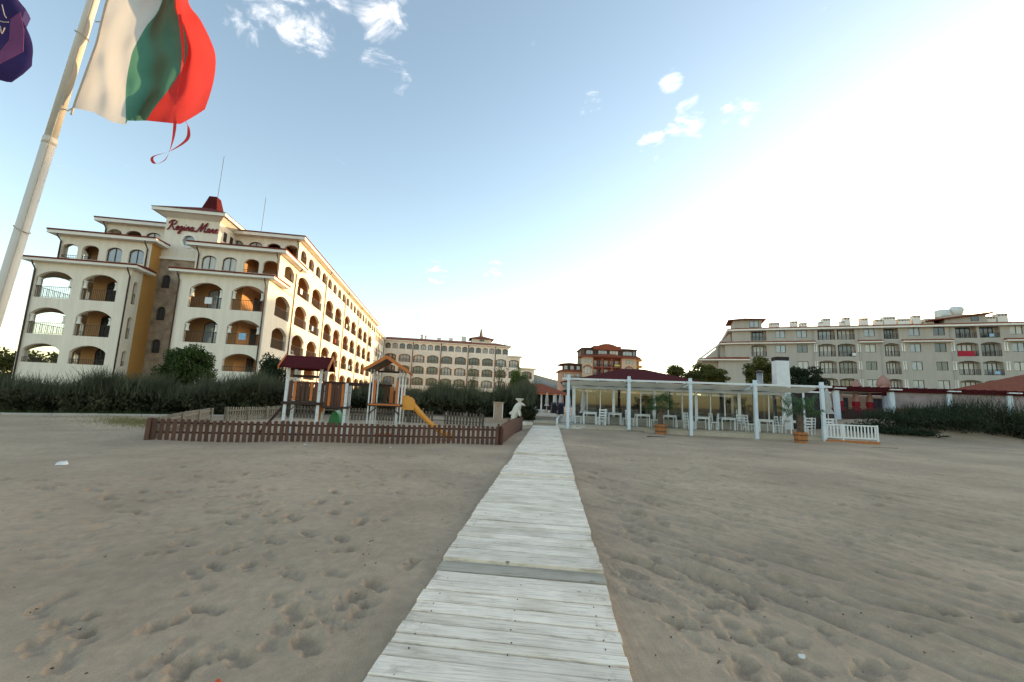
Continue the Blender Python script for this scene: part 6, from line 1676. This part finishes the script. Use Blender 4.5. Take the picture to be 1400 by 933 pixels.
# ------------------------------------------------------------------ flags
def catmull(pts, n=6):
    P = [Vector(p) for p in pts]; Q = []
    for k in range(len(P) - 1):
        p0, p1, p2, p3 = P[max(k - 1, 0)], P[k], P[k + 1], P[min(k + 2, len(P) - 1)]
        for q in range(n):
            t = q / n; Q.append(.5 * ((2 * p1) + (p2 - p0) * t + (2 * p0 - 5 * p1 + 4 * p2 - p3) * t * t + (3 * p1 - p0 - 3 * p2 + p3) * t ** 3))
    return Q + [P[-1]]
def flagpole():
    # pole leans a little; bottom stands on the sand left of the view
    top, low = Vector((-5.55, 5.0, 8.9)), Vector((-6.15, 5.0, 2.51)); d = (top - low).normalized(); base = low - d * (2.6 / d.z)
    t = thing('flagpole', 'leaning white flagpole with rope carrying the tricolour flag', 'flagpole', base)
    b = MB(); Lp = (top - base).length; split = 4.95 - 0
    f = lambda s: d * s
    b.tube([f(0), f(4.72)], [.070, .066], 20); b.build('lower_pole', 'pole_white', t, True)
    b = MB(); b.tube([f(4.70), f(Lp)], [.060, .052], 20); b.build('upper_pole', 'pole_white', t, True)
    b = MB(); b.tube([f(4.64), f(4.73)], .0685, 20); b.build('collar', 'pole_white', t, True)
    for s in (3.5, 6.2):
        b = MB(); ring = [f(s) + Vector((.073 * math.cos(a), .073 * math.sin(a), -.04 * math.cos(a))) for a in np.linspace(0, 2 * math.pi, 21)]; b.tube(ring, .006, 5, False); b.build('rope_ring', 'rope', t, True)
    b = MB(); side = Vector((.058, -.045, 0))
    b.tube([f(.9) + side * 1.15, f(2.5) + side * 1.2, f(4.7) + side * 1.15, f(Lp) + side], .007, 5); b.build('rope', 'rope', t, True)
    # flag: vertical bands white, green, red, swelling towards the sea
    fl = thing('flag', 'white, green and red tricolour flag hanging from the leaning pole', 'flag', (-5.6, 5.0, 5.1))
    rowsd = [  # z reference, x at hoist, white/green, green/red, fly edge
        (8.40, -5.42, -4.80, -4.62, -4.44), (7.5, -5.50, -4.83, -4.64, -4.47), (6.66, -5.58, -4.84, -4.70, -4.50), (6.30, -5.60, -5.02, -4.50, -4.30), (6.0, -5.61, -5.13, -4.39, -4.15),
        (5.78, -5.64, -5.13, -4.41, -4.05), (5.57, -5.67, -5.11, -4.50, -4.00), (5.36, -5.70, -5.09, -4.60, -3.985), (5.15, -5.73, -5.07, -4.70, -4.01), (4.95, -5.75, -5.055, -4.77, -4.06)]
    cols = [catmull([(r[k], 0, r[0]) for r in rowsd], 6) for k in range(1, 5)]
    nr = len(cols[0])
    mats = ['flag_white', 'flag_green', 'flag_red']
    # lower hem heights across the flag (fraction of width -> extra drop)
    def hem(u):
        return float(np.interp(u, [0, .12, .25, .333, .36, .50, .667, .8, .86, 1.0], [5.05, 5.0, 4.87, 4.84, 4.90, 4.90, 4.91, 4.89, 4.88, 5.10]))
    for band in range(3):
        m = MB(); nu = 24; grid = []
        for i in range(nr):
            c0, c1 = cols[band][i], cols[band + 1][i]
            ring = []
            for j in range(nu + 1):
                q = j / nu; u = (band + q) / 3
                z = c0.z + (c1.z - c0.z) * q
                fz = (z - 4.95) / 3.45; z = hem(u) + fz * (8.4 - hem(u))
                x = c0.x + (c1.x - c0.x) * q
                amp = (.05 + .26 * u)
                y = -amp * math.sin(u * 8.2 + 1.0 + .7 * z) - .10 * u * math.sin(3.1 * z + 5 * u) - .25 * u * u - .030 * math.sin(u * 31 + 2.2 * z + math.sin(z * 3.3)) * min(1, u * 6) - .02 * math.sin(9 * z - 14 * u)
                x += .02 * math.sin(z * 5 + u * 9) * (u > .05)
                kk = (5 + y) / 5; ring.append((x * kk + 5.6, y, 1.55 + (z - 1.55) * kk - 5.1))
            grid.append(m.pts(ring))
        for i in range(nr - 1):
            for j in range(nu): m.f.append((grid[i] + j, grid[i] + j + 1, grid[i + 1] + j + 1, grid[i + 1] + j))
        m.build(('white_band', 'green_band', 'red_band')[band], mats[band], fl, True)
    b = MB(); b.tube([(c.x + 5.6, 0.0, c.z - 5.1) for c in cols[0]], .012, 6); b.build('hoist_rope', 'rope', fl, True)
    b = MB(); b.tube([(-.14, .0, -.05), (-.20, 0, -.1), (-.26, .01, -.07)], .008, 5); b.tube([(-.0, 0, 1.2), (-.08, 0, 1.2)], .008, 5); b.build('clip', 'rope', fl)
    # torn red ribbon
    rb = MB(); P = catmull([(-4.59, -.45, 6.46), (-4.46, -.5, 5.93), (-4.44, -.5, 5.52), (-4.45, -.5, 5.11), (-4.41, -.48, 4.86), (-4.41, -.45, 4.61), (-4.46, -.42, 4.39), (-4.58, -.45, 4.33), (-4.62, -.5, 4.42), (-4.41, -.52, 4.51), (-4.23, -.5, 4.67), (-4.23, -.45, 4.83), (-4.28, -.40, 4.92)], 6)
    P = [Vector((p.x * (5 + p.y) / 5, p.y, 1.55 + (p.z - 1.55) * (5 + p.y) / 5)) for p in P]
    for k in range(len(P) - 1):
        a0 = k * .16; a1 = (k + 1) * .16; w0 = Vector((math.cos(a0), math.sin(a0) * .6, .25)) * .018; w1 = Vector((math.cos(a1), math.sin(a1) * .6, .25)) * .018
        o_ = Vector((5.6, 0, -5.1)); rb.poly([P[k] - w0 + o_, P[k] + w0 + o_, P[k + 1] + w1 + o_, P[k + 1] - w1 + o_])
    rb.build('torn_ribbon', 'flag_red', fl, True)
flagpole()
def purple_flag():
    t = thing('flag', 'folded purple flag with faint white lettering at the upper left corner', 'flag', (-7.4, 5.0, 5.4))
    p = thing('flagpole', 'white flagpole of the purple flag, just outside the left edge', 'flagpole', (-8.35, 5.0, 0))
    b = MB(); b.tube([(0, 0, -.3), (.35, 0, 9.0)], [.085, .06], 16); b.build('pole', 'pole_white', p, True)
    m = MB(); nu, nv = 30, 26; grid = []
    for i in range(nv + 1):
        z = 8.2 - 2.75 * i / nv
        edge = float(np.interp(z, [5.4, 5.62, 5.9, 6.15, 6.3, 6.4, 6.58, 7.2, 8.2], [-6.74, -6.44, -6.52, -6.60, -6.66, -6.57, -6.72, -6.95, -7.2]))
        ho = -8.35 + .35 * z / 9.0 + .1
        ring = []
        for j in range(nu + 1):
            u = j / nu; x = ho + (edge - ho) * u
            zz = z - .35 * u * (1 - u) * (1 if i > nv * .7 else .3) + (0.0)
            y = -.10 * math.sin(u * 17 + 1.3 * z) * (.3 + u) - .05 * math.sin(z * 6 + u * 6)
            ring.append((x + 7.4, y, zz - 5.4))
        grid.append(m.pts(ring))
    for i in range(nv):
        for j in range(nu): m.f.append((grid[i] + j, grid[i] + j + 1, grid[i + 1] + j + 1, grid[i + 1] + j))
    m.build('cloth', 'flag_purple', t, True)
    f = MB()   # lilac underside of the folded edge
    pts = [(x + .17, z + .05) for x, z in [(-6.74, 5.40), (-6.45, 5.60), (-6.50, 5.9), (-6.60, 6.16), (-6.70, 6.05), (-6.66, 5.75), (-6.78, 5.50)]]
    f.hexa([(x + 7.4, -.20, z - 5.4) for x, z in pts], [(x + 7.4, -.195, z - 5.4) for x, z in pts])
    pts = [(x + .17, z + .05) for x, z in [(-6.66, 6.31), (-6.57, 6.39), (-6.68, 6.62), (-6.85, 6.62), (-6.80, 6.4)]]
    f.hexa([(x + 7.4, -.21, z - 5.4) for x, z in pts], [(x + 7.4, -.205, z - 5.4) for x, z in pts])
    f.build('folded_edge', 'flag_lilac', t)
    s = MB()
    for strokes in ([(-6.99, 6.28), (-6.93, 6.33), (-6.88, 6.26), (-6.84, 6.2), (-6.86, 6.12), (-6.93, 6.15)], [(-7.02, 6.12), (-6.95, 6.10), (-6.90, 6.0), (-6.83, 5.93), (-6.75, 5.92)], [(-6.74, 6.2), (-6.68, 6.06), (-6.65, 6.02)], [(-6.76, 5.98), (-6.68, 5.96), (-6.61, 5.96)], [(-6.80, 5.88), (-6.74, 5.86), (-6.70, 5.78)], [(-6.7, 5.9), (-6.66, 5.8), (-6.64, 5.88)], [(-7.0, 6.45), (-6.93, 6.40), (-6.9, 6.5)]):
        s.tube(catmull([(x + 7.60, -.30, z - 5.4) for x, z in strokes], 4), .0055, 4)
    s.build('lettering', 'flag_white', t)
purple_flag()

# ------------------------------------------------------------------ litter on the sand
def scrap(name, label, x, y, size, m, cat, flat=.4, seed=0):
    g = np.random.default_rng(seed); b = MB(); n = 7
    pr = [(size * g.uniform(.5, 1) * math.cos(2 * math.pi * k / n), size * g.uniform(.4, .9) * math.sin(2 * math.pi * k / n)) for k in range(n)]
    b.hexa([(px, py, 0) for px, py in pr], [(px * .7, py * .7, size * flat * g.uniform(.5, 1.2)) for px, py in pr])
    tag(b.build(name, m, None, False, (x, y, gz(x, y) + .004), g.random() * 6), label, cat)
scrap('plastic_bag', 'crumpled white plastic bag on the sand at the left', -8.45, 8.35, .13, 'litter_white', 'litter', .5, 1)
scrap('paper_scrap', 'white paper scrap on the sand right of the boardwalk', 1.93, 2.95, .035, 'litter_white', 'litter', .5, 2)
scrap('paper_scrap', 'tiny white scrap on the sand before the playground fence', -6.0, 12.9, .06, 'litter_white', 'litter', .3, 3)
scrap('paper_scrap', 'tiny white scrap on the sand near the middle of the front fence', -3.6, 13.4, .05, 'litter_white', 'litter', .3, 4)
scrap('bottle_cap', 'orange plastic scrap at the bottom edge left of the boardwalk', -1.48, 2.47, .03, 'litter_orange', 'litter', .5, 5)
tag(MB().box(-.45, .45, -.14, .14, 0, .1).build('plank', 'wood_grey', None, False, tuple(rp(3.95, -.6, gz(7.4, 25) + .0)), RA + .05), 'short bare plank lying before the deck near the second post', 'plank')
tag(MB().hexa([(-.5, -.02, 0), (.45, -.06, 0), (.5, .0, 0), (-.45, .04, 0)], [(-.48, -.01, .04), (.44, -.05, .035), (.48, -.01, .035), (-.44, .03, .04)]).build('driftwood', 'twig', None, False, (7.6, 22.2, gz(7.6, 22.2))), 'thin dark stick on the sand before the deck', 'stick')
tag(MB().hexa([(-.6, -.03, 0), (.6, -.05, 0), (.6, .02, 0), (-.6, .05, 0)], [(-.58, -.02, .05), (.58, -.04, .05), (.58, .01, .05), (-.58, .04, .05)]).build('driftwood', 'wood_grey', None, False, (18.3, 21.0, gz(18.3, 21))), 'grey stick on the sand before the white railing', 'stick')
db = MB(); g = np.random.default_rng(80)
for k in range(330):
    rr = math.exp(g.uniform(math.log(2.6), math.log(16))); aa = g.uniform(-R(51), R(51)); x, y = rr * math.sin(aa), rr * math.cos(aa)
    if abs(bw_coords(x, y)[1]) < .85: continue
    s = g.uniform(.005, .013); a = g.random() * 6.28; z = gz(x, y) + .004; c_, s_ = math.cos(a) * s, math.sin(a) * s
    db.hexa([(x + c_, y + s_, z), (x - s_ * .5, y + c_ * .5, z), (x - c_, y - s_, z), (x + s_ * .5, y - c_ * .5, z)], [(x + c_ * .6, y + s_ * .6, z + s * .5), (x - s_ * .3, y + c_ * .3, z + s * .6), (x - c_ * .6, y - s_ * .6, z + s * .4), (x + s_ * .3, y - c_ * .3, z + s * .4)])
for k in range(40):
    rr = math.exp(g.uniform(math.log(2.8), math.log(9))); aa = g.uniform(-R(50), R(40)); x, y = rr * math.sin(aa), rr * math.cos(aa)
    if abs(bw_coords(x, y)[1]) < .85: continue
    a = g.random() * 6.28; z = gz(x, y) + .006; s = g.uniform(.010, .020); c_, s_ = math.cos(a) * s, math.sin(a) * s
    db.poly([(x + c_, y + s_, z + .01), (x - s_ * .45, y + c_ * .45, z), (x - c_, y - s_, z + .012), (x + s_ * .45, y - c_ * .45, z + .004)])
o = db.build('leaf_debris', 'litter_brown'); o['kind'] = 'stuff'; tag(o, 'dry leaf bits and twigs scattered over the sand', 'debris')
